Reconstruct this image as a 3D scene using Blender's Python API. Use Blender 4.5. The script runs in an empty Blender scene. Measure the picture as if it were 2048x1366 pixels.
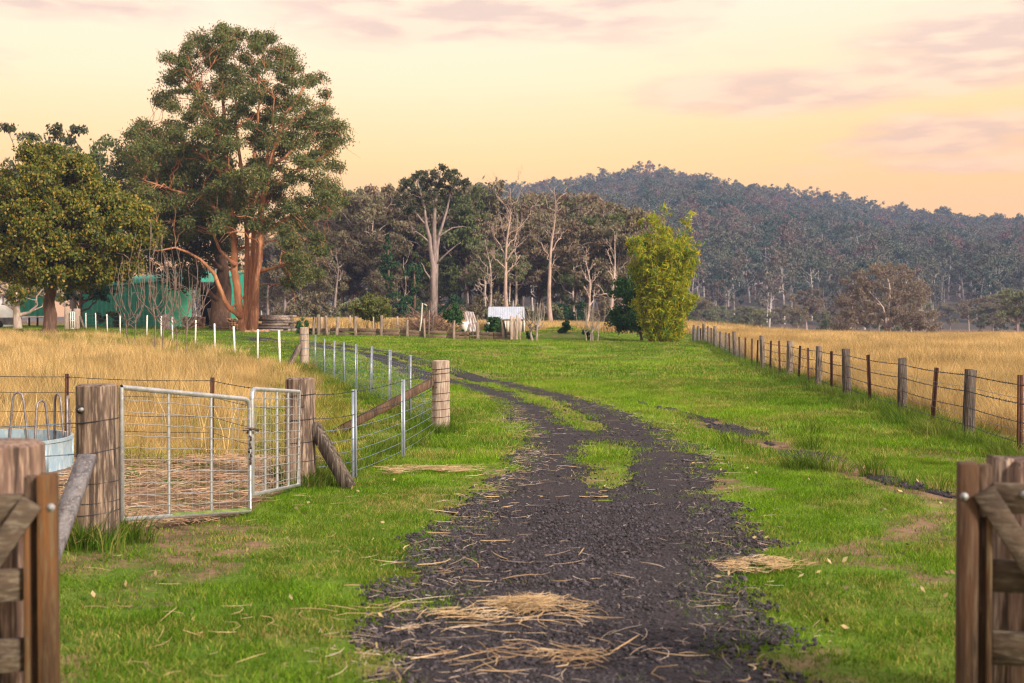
import bpy, math, random
import numpy as np
from mathutils import Vector, Matrix, Euler

scene = bpy.context.scene
COL = scene.collection
R = math.radians
F = 2400.0            # focal length in photo pixels (photo 2048 wide)
CX, HY, H = 1024.0, 640.0, 1.7

# ------------------------------------------------------------------ camera
cd = bpy.data.cameras.new("camera")
cam = bpy.data.objects.new("camera", cd)
COL.objects.link(cam)
cam.location = (0, 0, H)
cam.rotation_euler = (R(90) - math.atan(43.0 / F), 0, 0)
cd.sensor_width = 36.0
cd.lens = F / 2048.0 * 36.0
cd.clip_start, cd.clip_end = 0.1, 8000
cd.dof.use_dof = True
cd.dof.focus_distance = 18.0
cd.dof.aperture_fstop = 2.7
scene.camera = cam

# ------------------------------------------------------------------ world
SUN_DIR = Vector((0.68, -0.62, 0.48)).normalized()     # towards the sun
w = bpy.data.worlds.new("World")
scene.world = w
w.use_nodes = True
wn, wl = w.node_tree.nodes, w.node_tree.links
wn.clear()
def N(t, nodes=None, **kw):
    n = (nodes or wn).new(t)
    for k, v in kw.items(): setattr(n, k, v)
    return n
def wmath(op, a, b=None, c=None):
    n = N('ShaderNodeMath', operation=op)
    for i, v in enumerate((a, b, c)):
        if v is None: continue
        if isinstance(v, (int, float)): n.inputs[i].default_value = v
        else: wl.new(v, n.inputs[i])
    return n.outputs[0]
def smooth(v, lo, hi):
    n = N('ShaderNodeMapRange', interpolation_type='SMOOTHSTEP')
    wl.new(v, n.inputs[0]); n.inputs[1].default_value = lo; n.inputs[2].default_value = hi
    return n.outputs[0]
tc = N('ShaderNodeTexCoord')
sep = N('ShaderNodeSeparateXYZ'); wl.new(tc.outputs['Generated'], sep.inputs[0])
az = wmath('ARCTAN2', sep.outputs[0], sep.outputs[1])
el = wmath('ARCSINE', sep.outputs[2])
ramp = N('ShaderNodeValToRGB')
e01 = wmath('DIVIDE', el, 1.5708); wl.new(e01, ramp.inputs[0])
cr = ramp.color_ramp
stops = [(0.0, (.92, .41, .09)), (.055, (1.0, .50, .08)), (.083, (1.06, .63, .19)), (.125, (1.06, .74, .44)),
         (.17, (.97, .73, .56)), (.30, (.88, .78, .72)), (.55, (.80, .81, .88)), (1.0, (.64, .70, .88))]
cr.elements[0].position = 0; cr.elements[0].color = (*stops[0][1], 1)
cr.elements[1].position = 1; cr.elements[1].color = (*stops[-1][1], 1)
for p, c in stops[1:-1]:
    e = cr.elements.new(p); e.color = (*c, 1)
def wmix(f, a, b, blend='MIX'):
    n = N('ShaderNodeMix', data_type='RGBA', blend_type=blend)
    for s, v in ((n.inputs[0], f), (n.inputs[6], a), (n.inputs[7], b)):
        if isinstance(v, (int, float)): s.default_value = v
        elif isinstance(v, tuple): s.default_value = (*v, 1)
        else: wl.new(v, s)
    return n.outputs[2]
# warmer low down towards the east (+x) side of the view
warm = wmath('MULTIPLY', smooth(az, -0.1, 0.5), smooth(el, 0.30, 0.05))
sky = wmix(wmath('MULTIPLY', warm, .9), ramp.outputs[0], (1.02, .50, .10))
# clouds
comb = N('ShaderNodeCombineXYZ')
wl.new(wmath('MULTIPLY', az, 5.5), comb.inputs[0]); wl.new(wmath('MULTIPLY', el, 26.0), comb.inputs[1])
nz = N('ShaderNodeTexNoise'); nz.inputs['Scale'].default_value = 1.0; nz.inputs['Detail'].default_value = 8; nz.inputs['Roughness'].default_value = .58
wl.new(comb.outputs[0], nz.inputs['Vector'])
nz2 = N('ShaderNodeTexNoise'); nz2.inputs['Scale'].default_value = 3.0; nz2.inputs['Detail'].default_value = 8
wl.new(comb.outputs[0], nz2.inputs['Vector'])
def pxaz(px): return math.atan((px - CX) / F)
def pxel(py): return math.atan((HY - py) / F)
ell = [(1080, 18, 420, 75, 1.0), (820, 60, 260, 50, .8), (180, 35, 260, 50, .9), (600, 20, 160, 45, .6), (2000, 100, 330, 62, 1.0),
       (1560, 195, 330, 45, .95), (1850, 172, 260, 42, .9), (1980, 300, 280, 52, 1.0), (2010, 345, 200, 26, .9), (-300, 150, 300, 50, .8), (2500, 210, 330, 60, .9)]
mask = None
for px, py, rx, ry, s in ell:
    a = wmath('DIVIDE', wmath('SUBTRACT', az, pxaz(px)), rx / F)
    b = wmath('DIVIDE', wmath('SUBTRACT', el, pxel(py)), ry / F)
    d = wmath('SUBTRACT', 1.0, wmath('ADD', wmath('MULTIPLY', a, a), wmath('MULTIPLY', b, b)))
    d = wmath('MULTIPLY', wmath('MAXIMUM', d, -1.5), s)
    mask = d if mask is None else wmath('MAXIMUM', mask, d)
hi = wmath('MULTIPLY', smooth(el, .27, .45), 0.55)       # scattered cloud higher up, out of the frame
mask = wmath('MAXIMUM', mask, wmath('SUBTRACT', hi, 0.45))
cl = smooth(wmath('ADD', wmath('MULTIPLY', mask, .52), wmath('SUBTRACT', wmath('ADD', wmath('MULTIPLY', nz.outputs[0], 1.6), wmath('MULTIPLY', nz2.outputs[0], .8)), 1.24)), -0.20, 0.38)
ccol_lo = wmix(smooth(el, .08, .26), (.74, .43, .24), (.70, .51, .40))
ccol_hi = wmix(smooth(el, .08, .26), (1.0, .55, .25), (.98, .68, .48))
ccol = wmix(smooth(nz2.outputs[0], .40, .62), ccol_lo, ccol_hi)
sky = wmix(wmath('MULTIPLY', cl, .95), sky, ccol)
nish = N('ShaderNodeTexSky', sky_type='NISHITA')
nish.sun_disc = False
nish.sun_elevation = math.asin(SUN_DIR.z); nish.sun_rotation = math.atan2(SUN_DIR.x, SUN_DIR.y)
sky2 = wmix(1.0, sky, wmix(1.0, nish.outputs[0], (.004, .004, .004), 'MULTIPLY'), 'ADD')
bg = N('ShaderNodeBackground'); bg.inputs['Strength'].default_value = .87
wl.new(sky2, bg.inputs[0])
out = N('ShaderNodeOutputWorld'); wl.new(bg.outputs[0], out.inputs[0])

# ------------------------------------------------------------------ sun
sl = bpy.data.lights.new("sun", 'SUN'); sl.energy = 4.4; sl.angle = R(9); sl.color = (1.0, .87, .70)
so = bpy.data.objects.new("sun", sl); COL.objects.link(so)
so.rotation_euler = (-SUN_DIR).to_track_quat('-Z', 'Y').to_euler()
so.location = SUN_DIR * 200

vs = scene.view_settings
vs.view_transform = 'Standard'; vs.look = 'None'; vs.exposure = 0.70; vs.gamma = 1.0; vs.use_curve_mapping = False
cy = scene.cycles
scene.render.engine = 'CYCLES'
cy.max_bounces = 6; cy.diffuse_bounces = 3; cy.glossy_bounces = 2; cy.transmission_bounces = 3; cy.volume_bounces = 0; cy.transparent_max_bounces = 4
cy.filter_width = 1.15
cy.use_denoising = True
try: cy.denoiser = 'OPENIMAGEDENOISE'; cy.denoising_prefilter = 'ACCURATE'
except Exception: pass
cy.caustics_reflective = cy.caustics_refractive = False

# ================================================================== helpers
rng = np.random.default_rng(7)
def h2(i, j, s):
    v = np.sin(i * 127.1 + j * 311.7 + s * 74.7) * 43758.5453
    return v - np.floor(v)
def vnoise(x, y, s=0):
    x = np.asarray(x, float); y = np.asarray(y, float)
    i, j = np.floor(x), np.floor(y); fx, fy = x - i, y - j
    fx = fx * fx * (3 - 2 * fx); fy = fy * fy * (3 - 2 * fy)
    return (h2(i, j, s) * (1 - fx) * (1 - fy) + h2(i + 1, j, s) * fx * (1 - fy) + h2(i, j + 1, s) * (1 - fx) * fy + h2(i + 1, j + 1, s) * fx * fy)
def fbm(x, y, s=0, o=3):
    t, a, n = 0, .5, 0
    for k in range(o):
        t = t + a * vnoise(np.asarray(x) * 2 ** k, np.asarray(y) * 2 ** k, s + k); n += a; a *= .5
    return t / n
def sstep(v, a, b):
    t = np.clip((np.asarray(v, float) - a) / (b - a), 0, 1)
    return t * t * (3 - 2 * t)

# ---- terrain: heights from points where the photograph shows the ground
def gp(px, py, d): return ((px - CX) / F * d, d, H - (py - HY) * d / F)
GP = [gp(1400, 690, 75), gp(1310, 684, 72), gp(700, 672, 78), gp(1000, 680, 74), gp(1200, 681, 74), gp(390, 690, 56), gp(240, 672, 66),
      gp(172, 660, 82), gp(560, 730, 42), gp(470, 710, 47), gp(490, 664, 85), gp(300, 655, 100), gp(100, 655, 100), gp(-200, 655, 100), gp(-600, 655, 100), gp(870, 645, 140),
      gp(1200, 652, 130), gp(600, 648, 110), gp(0, 672, 62), gp(-500, 675, 62), gp(850, 655, 95), gp(1100, 662, 95),
      gp(600, 970, 12.9), gp(500, 1040, 10.6), gp(882, 865, 18.8), gp(195, 1085, 9.2)]
for x, y in ((0, 5), (2, 12), (6, 12), (1, 25), (6, 30), (-3, 30), (-8, 20), (-8, 32), (12, 20), (12, 40), (20, 60), (4, 45), (-4, 5), (-4, -5), (4, -5), (0, -30), (-30, 20), (30, 20), (-20, 40)): GP.append((x, y, 0.0))
for x, y in ((30, 110), (60, 150), (25, 180), (70, 200), (40, 260), (100, 250), (100, 100), (120, 330)): GP.append((x, y, -0.9))
for x, y in ((-40, 160), (0, 180), (-80, 200), (-150, 120), (0, 260), (-100, 350)): GP.append((x, y, 1.5))
for a in range(12): GP.append((700 * math.sin(a * math.pi / 6), 700 * math.cos(a * math.pi / 6), 0.0))
GP = np.array(GP)
def terrain(x, y):
    x = np.asarray(x, float); y = np.asarray(y, float)
    num = np.zeros(np.broadcast(x, y).shape); den = num + 1e-9
    for gx, gy, gz in GP:
        s = 2.0 + 0.06 * math.hypot(gx, gy)
        wgt = (s * s) / ((x - gx) ** 2 + (y - gy) ** 2 + .15 * s * s) ** 2
        num = num + wgt * gz; den = den + wgt
    z = num / den
    mx, my = 3.9, 82.0                                   # grassy mound behind the lawn
    z = z + .75 * np.exp(-(((x - mx) / 2.6) ** 2 + ((y - my) / 2.2) ** 2))
    return z
def tz(x, y): return float(terrain(x, y))
def G(px, d, dz=0.0):                                    # ground point seen in column px at distance d
    x = (px - CX) / F * d
    return Vector((x, d, tz(x, d) + dz))
def P(px, py, d): return Vector(gp(px, py, d))

# ---- meshes
def mesh_np(name, V, quads=None, tris=None, mat=None, smooth_=False):
    me = bpy.data.meshes.new(name)
    V = np.asarray(V, np.float32).reshape(-1, 3)
    q = np.asarray(quads if quads is not None else np.zeros((0, 4)), np.int32).reshape(-1, 4)
    t = np.asarray(tris if tris is not None else np.zeros((0, 3)), np.int32).reshape(-1, 3)
    nl = q.size + t.size
    me.vertices.add(len(V)); me.vertices.foreach_set('co', V.ravel())
    me.loops.add(nl); me.loops.foreach_set('vertex_index', np.concatenate([q.ravel(), t.ravel()]))
    me.polygons.add(len(q) + len(t))
    st = np.concatenate([np.arange(len(q)) * 4, q.size + np.arange(len(t)) * 3]).astype(np.int32)
    me.polygons.foreach_set('loop_start', st)
    if smooth_: me.polygons.foreach_set('use_smooth', np.ones(len(q) + len(t), bool))
    me.update(calc_edges=True)
    if mat: me.materials.append(mat)
    return me
class MB:
    def __init__(s): s.V, s.Q, s.T, s.n = [], [], [], 0
    def add(s, V, Q=None, T=None):
        V = np.asarray(V, float).reshape(-1, 3)
        if Q is not None and len(Q): s.Q.append(np.asarray(Q, int) + s.n)
        if T is not None and len(T): s.T.append(np.asarray(T, int) + s.n)
        s.V.append(V); s.n += len(V)
    def box(s, c, size, rot=None, bev=0.0, jit=0.0):
        sx, sy, sz = (k / 2 for k in size)
        if bev <= 0:
            v = np.array([(x, y, z) for z in (-sz, sz) for x, y in ((-sx, -sy), (sx, -sy), (sx, sy), (-sx, sy))])
            Q = [(3, 2, 1, 0), (4, 5, 6, 7), (0, 1, 5, 4), (1, 2, 6, 5), (2, 3, 7, 6), (3, 0, 4, 7)]
        else:
            b = min(bev, sx * .9, sy * .9, sz * .9)
            ring = [(-sx + b, -sy), (sx - b, -sy), (sx, -sy + b), (sx, sy - b), (sx - b, sy), (-sx + b, sy), (-sx, sy - b), (-sx, -sy + b)]
            inn = [(np.sign(x) * min(abs(x), sx - b), np.sign(y) * min(abs(y), sy - b)) for x, y in ring]
            v = [(x, y, -sz) for x, y in inn] + [(x, y, -sz + b) for x, y in ring] + [(x, y, sz - b) for x, y in ring] + [(x, y, sz) for x, y in inn]
            v = np.array(v); Q = []
            for k in range(3):
                for i in range(8): Q.append((k * 8 + i, k * 8 + (i + 1) % 8, (k + 1) * 8 + (i + 1) % 8, (k + 1) * 8 + i))
            T = [(0, i + 1, i) for i in range(1, 7)] + [(24, 24 + i, 25 + i) for i in range(1, 7)]
            if jit: v = v + rng.normal(0, jit, v.shape)
            if rot is not None: v = v @ np.array(rot.to_matrix() if hasattr(rot, 'to_matrix') else rot).T
            s.add(v + np.array(c), Q, T); return s
        if jit: v = v + rng.normal(0, jit, v.shape)
        if rot is not None: v = v @ np.array(rot.to_matrix() if hasattr(rot, 'to_matrix') else rot).T
        s.add(v + np.array(c), Q); return s
    def beam(s, a, b, wd, ht, up=(0, 0, 1), bev=0.0, jit=0.0):       # box from a to b
        a, b = Vector(a), Vector(b); d = (b - a); L = d.length; d.normalize()
        side = d.cross(Vector(up)).normalized(); u = side.cross(d).normalized()
        m = Matrix((d, side, u)).transposed()
        return s.box((a + b) / 2, (L, wd, ht), m, bev, jit)
    def tube(s, pts, rad, seg=6, caps=True, rough=0.0):
        pts = np.asarray([tuple(p) for p in pts], float); n = len(pts)
        rad = np.broadcast_to(np.asarray(rad, float), (n,))
        tan = np.gradient(pts, axis=0); tan /= np.linalg.norm(tan, axis=1)[:, None] + 1e-9
        ref = np.array((0, 0, 1.)) if abs(tan[0][2]) < .9 else np.array((1., 0, 0))
        u = np.cross(tan[0], ref); u /= np.linalg.norm(u)
        V = np.zeros((n, seg, 3)); ang = np.arange(seg) * 2 * np.pi / seg
        for i in range(n):
            u = u - tan[i] * np.dot(u, tan[i]); u /= np.linalg.norm(u) + 1e-9
            v = np.cross(tan[i], u)
            rr = rad[i] * (1 + (rng.uniform(-rough, rough, seg) if rough else 0))
            V[i] = pts[i] + (np.cos(ang) * rr)[:, None] * u + (np.sin(ang) * rr)[:, None] * v
        i = np.arange(n - 1)[:, None] * seg; j = np.arange(seg)[None, :]; j2 = (j + 1) % seg
        Q = np.stack([i + j, i + j2, i + seg + j2, i + seg + j], -1).reshape(-1, 4)
        T = []
        if caps:
            T = [(0, k + 1, k) for k in range(1, seg - 1)] + [((n - 1) * seg, (n - 1) * seg + k, (n - 1) * seg + k + 1) for k in range(1, seg - 1)]
        s.add(V.reshape(-1, 3), Q, T); return s
    def leaves(s, C, L, W, r=None, droop=.3, up=None):
        """many small leaf blades: C centres, L length, W width (arrays or scalars)"""
        r = r or rng; C = np.asarray(C, float); n = len(C)
        if not n: return s
        L = np.broadcast_to(L, (n,)) * r.uniform(.65, 1.35, n); W = np.broadcast_to(W, (n,)) * r.uniform(.65, 1.35, n)
        a = r.normal(0, 1, (n, 3)); a[:, 2] -= droop * 2
        a /= np.linalg.norm(a, axis=1)[:, None]
        b = np.cross(a, r.normal(0, 1, (n, 3))); b /= np.linalg.norm(b, axis=1)[:, None] + 1e-9
        a = a * (L / 2)[:, None]; b = b * (W / 2)[:, None]
        V = np.stack([C - a, C - a * .1 + b, C + a, C - a * .1 - b], 1).reshape(-1, 3)
        s.add(V, np.arange(n * 4).reshape(-1, 4)); return s
    def mesh(s, name, mat=None, smooth_=False):
        return mesh_np(name, np.concatenate(s.V), np.concatenate(s.Q) if s.Q else None, np.concatenate(s.T) if s.T else None, mat, smooth_)

def tag(o, label=None, cat=None, group=None, kind=None):
    if label: o['label'] = label
    if cat: o['category'] = cat
    if group: o['group'] = group
    if kind: o['kind'] = kind
    return o
def thing(name, label, cat, loc=(0, 0, 0), group=None):
    o = bpy.data.objects.new(name, None); COL.objects.link(o)
    o.empty_display_size = .2; o.location = loc
    return tag(o, label, cat, group)
def base(o):
    p = Vector((0, 0, 0))
    while o is not None: p = p + Vector(o.location); o = o.parent
    return p
def put(name, mb, mat, parent=None, smooth_=False, kind=None, label=None):
    """link a builder (world coordinates) as one object, made local to its parent"""
    me = mb.mesh(name, mat, smooth_) if isinstance(mb, MB) else mb
    o = bpy.data.objects.new(name, me); COL.objects.link(o)
    if parent is not None:
        o.parent = parent; me.transform(Matrix.Translation(-base(parent)))
    return tag(o, label, None, None, kind)
def inst(name, me, parent, loc, rot=(0, 0, 0), sc=(1, 1, 1)):
    """a piece sharing mesh data; loc in world"""
    o = bpy.data.objects.new(name, me); COL.objects.link(o)
    o.parent = parent; o.location = Vector(loc) - (base(parent) if parent else Vector((0, 0, 0))); o.rotation_euler = rot; o.scale = sc
    return o
def dup(root, loc, rz=0, sc=1.0, label=None, group=None):
    r = root.copy(); COL.objects.link(r); r.location = loc; r.rotation_euler = (0, 0, rz); r.scale = (sc if isinstance(sc, tuple) else (sc, sc, sc))
    if label: r['label'] = label
    if group: r['group'] = group
    for ch in list(root.children):
        c = ch.copy(); COL.objects.link(c); c.parent = r
        for g in list(ch.children):
            k = g.copy(); COL.objects.link(k); k.parent = c
    return r

# ------------------------------------------------------------------ materials
def nodes_of(name):
    m = bpy.data.materials.new(name); m.use_nodes = True
    nt = m.node_tree; nt.nodes.clear()
    o = nt.nodes.new('ShaderNodeOutputMaterial'); return m, nt, o
class NB:
    def __init__(s, nt): s.nt = nt
    def n(s, t, **kw):
        x = s.nt.nodes.new(t)
        for k, v in kw.items(): setattr(x, k, v)
        return x
    def l(s, a, b): s.nt.links.new(a, b)
    def set(s, sock, v):
        if hasattr(v, 'links') or isinstance(v, bpy.types.NodeSocket): s.l(v, sock)
        elif isinstance(v, tuple) and len(v) == 3 and sock.type == 'RGBA': sock.default_value = (*v, 1)
        else: sock.default_value = v
    def mix(s, f, a, b, blend='MIX'):
        x = s.n('ShaderNodeMix', data_type='RGBA', blend_type=blend)
        s.set(x.inputs[0], f); s.set(x.inputs[6], a); s.set(x.inputs[7], b); return x.outputs[2]
    def noise(s, vec, scale, detail=4, rough=.55):
        x = s.n('ShaderNodeTexNoise'); s.l(vec, x.inputs['Vector'])
        x.inputs['Scale'].default_value = scale; x.inputs['Detail'].default_value = detail; x.inputs['Roughness'].default_value = rough
        return x.outputs[0]
    def ramp(s, v, lo, hi, a=0.0, b=1.0):
        x = s.n('ShaderNodeMapRange', interpolation_type='SMOOTHSTEP'); s.set(x.inputs[0], v)
        x.inputs[1].default_value = lo; x.inputs[2].default_value = hi; x.inputs[3].default_value = a; x.inputs[4].default_value = b; return x.outputs[0]
    def math(s, op, a, b=0.0):
        x = s.n('ShaderNodeMath', operation=op); s.set(x.inputs[0], a); s.set(x.inputs[1], b); return x.outputs[0]
    def mapping(s, vec, scale):
        x = s.n('ShaderNodeMapping'); s.l(vec, x.inputs[0]); x.inputs['Scale'].default_value = scale; return x.outputs[0]
def mat_surface(name, cols, scale=4.0, stretch=(1, 1, 1), rough=.85, metal=0.0, bump=.3, bscale=None, coord='Object', island=0.0, spec=.3, extra=None, obj_rand=0.0, lo=.36, hi=.64, crack=0.0):
    m, nt, o = nodes_of(name); b = NB(nt)
    t = b.n('ShaderNodeTexCoord'); v = b.mapping(t.outputs[coord], stretch)
    n1 = b.noise(v, scale, 6, .6); n2 = b.noise(v, scale * 5.3, 3, .6)
    c = b.mix(b.ramp(n1, lo, hi), cols[0], cols[1])
    if len(cols) > 2: c = b.mix(b.ramp(n2, .45, .72), c, cols[2])
    if island:
        g = b.n('ShaderNodeNewGeometry')
        c = b.mix(1.0, c, b.n_val(1 - island, 1 + island, g.outputs['Random Per Island']), 'MULTIPLY')
    if obj_rand:
        oi = b.n('ShaderNodeObjectInfo')
        c = b.mix(1.0, c, b.n_val(1 - obj_rand, 1 + obj_rand, oi.outputs['Random']), 'MULTIPLY')
    if extra: c = extra(b, t, c)
    if crack:      # drying splits along the grain
        ck = b.ramp(b.noise(b.mapping(t.outputs[coord], tuple(k * (.45 if k < .5 else 1) for k in stretch)), scale * 3.2, 3, .5), .585, .64)
        c = b.mix(b.math('MULTIPLY', ck, crack), c, (.022, .016, .013))
    p = b.n('ShaderNodeBsdfPrincipled'); b.l(c, p.inputs['Base Color'])
    p.inputs['Roughness'].default_value = rough; p.inputs['Metallic'].default_value = metal; p.inputs['Specular IOR Level'].default_value = spec
    if bump:
        bp = b.n('ShaderNodeBump'); bp.inputs['Strength'].default_value = bump; bp.inputs['Distance'].default_value = .02
        b.l(b.noise(v, bscale or scale * 3, 6, .65), bp.inputs['Height']); b.l(bp.outputs[0], p.inputs['Normal'])
    b.l(p.outputs[0], o.inputs[0]); return m
def _nval(s, lo, hi, v):
    r = s.ramp(v, 0, 1, lo, hi); c = s.n('ShaderNodeCombineColor')
    for i in range(3): s.l(r, c.inputs[i])
    return c.outputs[0]
NB.n_val = _nval
def mat_leaf(name, c1, c2, c3=None, trans=.3, scale=.35, inst_rand=False, rough=.65, f3=(.6, .9), spec=.25):
    m, nt, o = nodes_of(name); b = NB(nt)
    g = b.n('ShaderNodeNewGeometry')
    rnd = g.outputs['Random Per Island']
    if inst_rand:
        oi = b.n('ShaderNodeObjectInfo'); rnd = b.math('ADD', b.math('MULTIPLY', rnd, .6), b.math('MULTIPLY', oi.outputs['Random'], .4))
    nn = b.noise(g.outputs['Position'], scale, 3)
    c = b.mix(b.ramp(b.math('ADD', b.math('MULTIPLY', nn, .9), b.math('MULTIPLY', rnd, .45)), .42, .95), c1, c2)
    if c3: c = b.mix(b.ramp(b.math('FRACT', b.math('MULTIPLY', rnd, 7.31)), *f3), c, c3)
    p = b.n('ShaderNodeBsdfPrincipled'); b.l(c, p.inputs['Base Color']); p.inputs['Roughness'].default_value = rough; p.inputs['Specular IOR Level'].default_value = spec
    t = b.n('ShaderNodeBsdfTranslucent'); b.l(c, t.inputs[0])
    x = b.n('ShaderNodeMixShader'); x.inputs[0].default_value = trans
    b.l(p.outputs[0], x.inputs[1]); b.l(t.outputs[0], x.inputs[2]); b.l(x.outputs[0], o.inputs[0])
    return m

M = {}
ZS = (1, 1, .12)      # grain running along z
M['post_wood'] = mat_surface('weathered_post_wood', ((.25, .175, .13), (.085, .058, .047), (.40, .30, .235)), 10, (1, 1, .09), bump=1.0, bscale=24, lo=.42, hi=.56, obj_rand=.15, crack=.85)
M['post_pale'] = mat_surface('pale_post_wood', ((.40, .31, .25), (.24, .17, .14), (.50, .41, .34)), 9, (1, 1, .10), bump=.8, bscale=24)
M['post_grey'] = mat_surface('grey_fence_post_wood', ((.115, .088, .073), (.04, .031, .027), (.21, .175, .15)), 9, (1, 1, .12), bump=.8, bscale=24, obj_rand=.35, crack=.9)
M['plank_grey'] = mat_surface('grey_plank_wood', ((.17, .16, .175), (.085, .08, .092), (.23, .20, .19)), 9, (1, 1, .3), bump=.7, bscale=20)
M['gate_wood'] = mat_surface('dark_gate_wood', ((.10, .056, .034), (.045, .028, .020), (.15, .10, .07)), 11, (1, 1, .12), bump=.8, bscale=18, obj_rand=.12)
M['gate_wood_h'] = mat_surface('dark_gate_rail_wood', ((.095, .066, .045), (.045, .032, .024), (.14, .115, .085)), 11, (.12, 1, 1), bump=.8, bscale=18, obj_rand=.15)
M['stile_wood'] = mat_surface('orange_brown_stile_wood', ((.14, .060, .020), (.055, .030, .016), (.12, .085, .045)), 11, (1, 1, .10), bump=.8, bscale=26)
M['gatepost_wood'] = mat_surface('reddish_gatepost_wood', ((.25, .16, .12), (.10, .06, .05), (.38, .27, .20)), 11, (1, 1, .09), crack=.7, bump=.9, bscale=20)
M['sleeper'] = mat_surface('sleeper_wood', ((.20, .13, .09), (.10, .07, .05), (.26, .19, .13)), 5, (.3, 1, 1), bump=.6)
M['log'] = mat_surface('grey_log_wood', ((.25, .19, .17), (.11, .075, .065), (.36, .30, .27)), 3, (.4, 1, 1), bump=.6, obj_rand=.35)
M['firewood'] = mat_surface('split_firewood', ((.42, .22, .12), (.24, .12, .07), (.5, .32, .2)), 2, bump=.3, island=.4)
M['galv'] = mat_surface('galvanised_steel', ((.55, .57, .60), (.40, .42, .45), (.64, .65, .66)), 9, rough=.42, metal=.75, bump=.05)
M['galv_dull'] = mat_surface('dull_galvanised_sheet', ((.36, .49, .60), (.25, .36, .46), (.50, .55, .58)), 4, (1, 1, .4), rough=.5, metal=.35, bump=.05)
M['picket_steel'] = mat_surface('galvanised_picket', ((.36, .40, .46), (.26, .30, .36)), 6, rough=.45, metal=.5, bump=0)
M['picket_white'] = mat_surface('white_picket', ((.80, .79, .78), (.68, .66, .64)), 5, rough=.6, bump=0)
M['picket_rust'] = mat_surface('rusty_picket', ((.085, .036, .022), (.05, .025, .019), (.13, .058, .034)), 12, rough=.9, bump=.3)
M['wire'] = mat_surface('fence_wire', ((.22, .25, .29), (.14, .16, .19)), 5, rough=.5, metal=.5, bump=0)
M['wire_blue'] = mat_surface('blue_grey_wire', ((.16, .24, .34), (.11, .16, .22)), 5, rough=.5, metal=.3, bump=0)
M['wire_dark'] = mat_surface('dark_barbed_wire', ((.06, .065, .075), (.035, .035, .04)), 5, rough=.6, metal=.3, bump=0)
M['iron'] = mat_surface('dark_iron', ((.10, .08, .075), (.055, .045, .045), (.16, .09, .06)), 15, rough=.6, metal=.5, bump=.1)
M['loop_iron'] = mat_surface('grey_iron_bar', ((.26, .24, .25), (.15, .13, .14), (.33, .28, .26)), 12, rough=.5, metal=.55, bump=.1)
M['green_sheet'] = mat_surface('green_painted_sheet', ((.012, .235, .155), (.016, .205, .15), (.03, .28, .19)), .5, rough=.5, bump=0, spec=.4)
M['green_sheet_lit'] = mat_surface('lit_green_painted_sheet', ((.05, .36, .22), (.045, .32, .20)), .5, rough=.5, bump=0, spec=.4)  # same green sheet made paler, the light on it put into the colour
M['white_sheet'] = mat_surface('white_painted_sheet', ((.75, .72, .70), (.66, .63, .62)), 1, rough=.5, bump=0)
M['grey_sheet'] = mat_surface('grey_roof_sheet', ((.42, .46, .55), (.36, .39, .46), (.50, .53, .60)), 2, (1, .3, 1), rough=.5, metal=.2, bump=0)
M['rust_sheet'] = mat_surface('rusty_pale_sheet', ((.50, .49, .50), (.40, .39, .41), (.36, .13, .07)), 2.2, (1, 1, .3), rough=.6, bump=0)
M['cream_wall'] = mat_surface('cream_wall_boards', ((.55, .50, .46), (.44, .39, .36)), 3, (1, 1, .3), rough=.8, bump=.2)
M['dark_inside'] = mat_surface('dark_timber_and_shade', ((.03, .025, .022), (.02, .017, .015)), 3, rough=.9, bump=0)  # near-black colour also stands in for shade in bay, hut and bolt hole
M['pvc'] = mat_surface('pale_pole_paint', ((.68, .64, .62), (.55, .52, .50)), 4, rough=.5, bump=0)
M['bark_red'] = mat_surface('reddish_gum_bark', ((.48, .195, .095), (.28, .115, .07), (.56, .29, .165)), 1.6, (1, 1, .14), bump=.9, bscale=5)
M['bark_brown'] = mat_surface('dark_brown_bark', ((.14, .075, .05), (.075, .042, .032), (.19, .11, .075)), 1.6, (1, 1, .14), bump=.9, bscale=5)
M['bark_pale'] = mat_surface('pale_gum_bark', ((.46, .36, .31), (.28, .21, .19), (.56, .46, .40)), 1.3, (1, 1, .2), bump=.5, bscale=4)
M['bark_grey'] = mat_surface('grey_gum_bark', ((.27, .205, .195), (.15, .115, .11), (.35, .28, .26)), 1.3, (1, 1, .2), bump=.5, bscale=4)
M['bark_dead'] = mat_surface('bleached_dead_wood', ((.38, .275, .23), (.22, .155, .135), (.47, .36, .31)), 1.5, (1, 1, .2), bump=.5, bscale=5)
M['twig'] = mat_surface('bare_twig_bark', ((.215, .155, .13), (.13, .092, .08)), 4, bump=.2)
M['twig_pale'] = mat_surface('pale_twig_bark', ((.32, .265, .225), (.21, .172, .15)), 4, bump=.2)
M['brush'] = mat_surface('brown_brushwood', ((.27, .155, .11), (.15, .09, .07)), 2, bump=0, island=.5)
M['leaf_gum'] = mat_leaf('gum_leaves', (.056, .088, .030), (.160, .175, .050), (.23, .155, .055), .30, .30, f3=(.80, .97))
M['leaf_gum2'] = mat_leaf('dark_gum_leaves', (.036, .052, .028), (.090, .094, .038), (.12, .085, .04), .24, .3, f3=(.80, .97))
M['leaf_round'] = mat_leaf('olive_gold_leaves', (.058, .088, .012), (.17, .180, .024), (.32, .21, .03), .30, .5, f3=(.62, .9), rough=.5)
M['leaf_lime'] = mat_leaf('lime_leaves', (.12, .24, .05), (.20, .36, .09), None, .4, .5)
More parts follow.
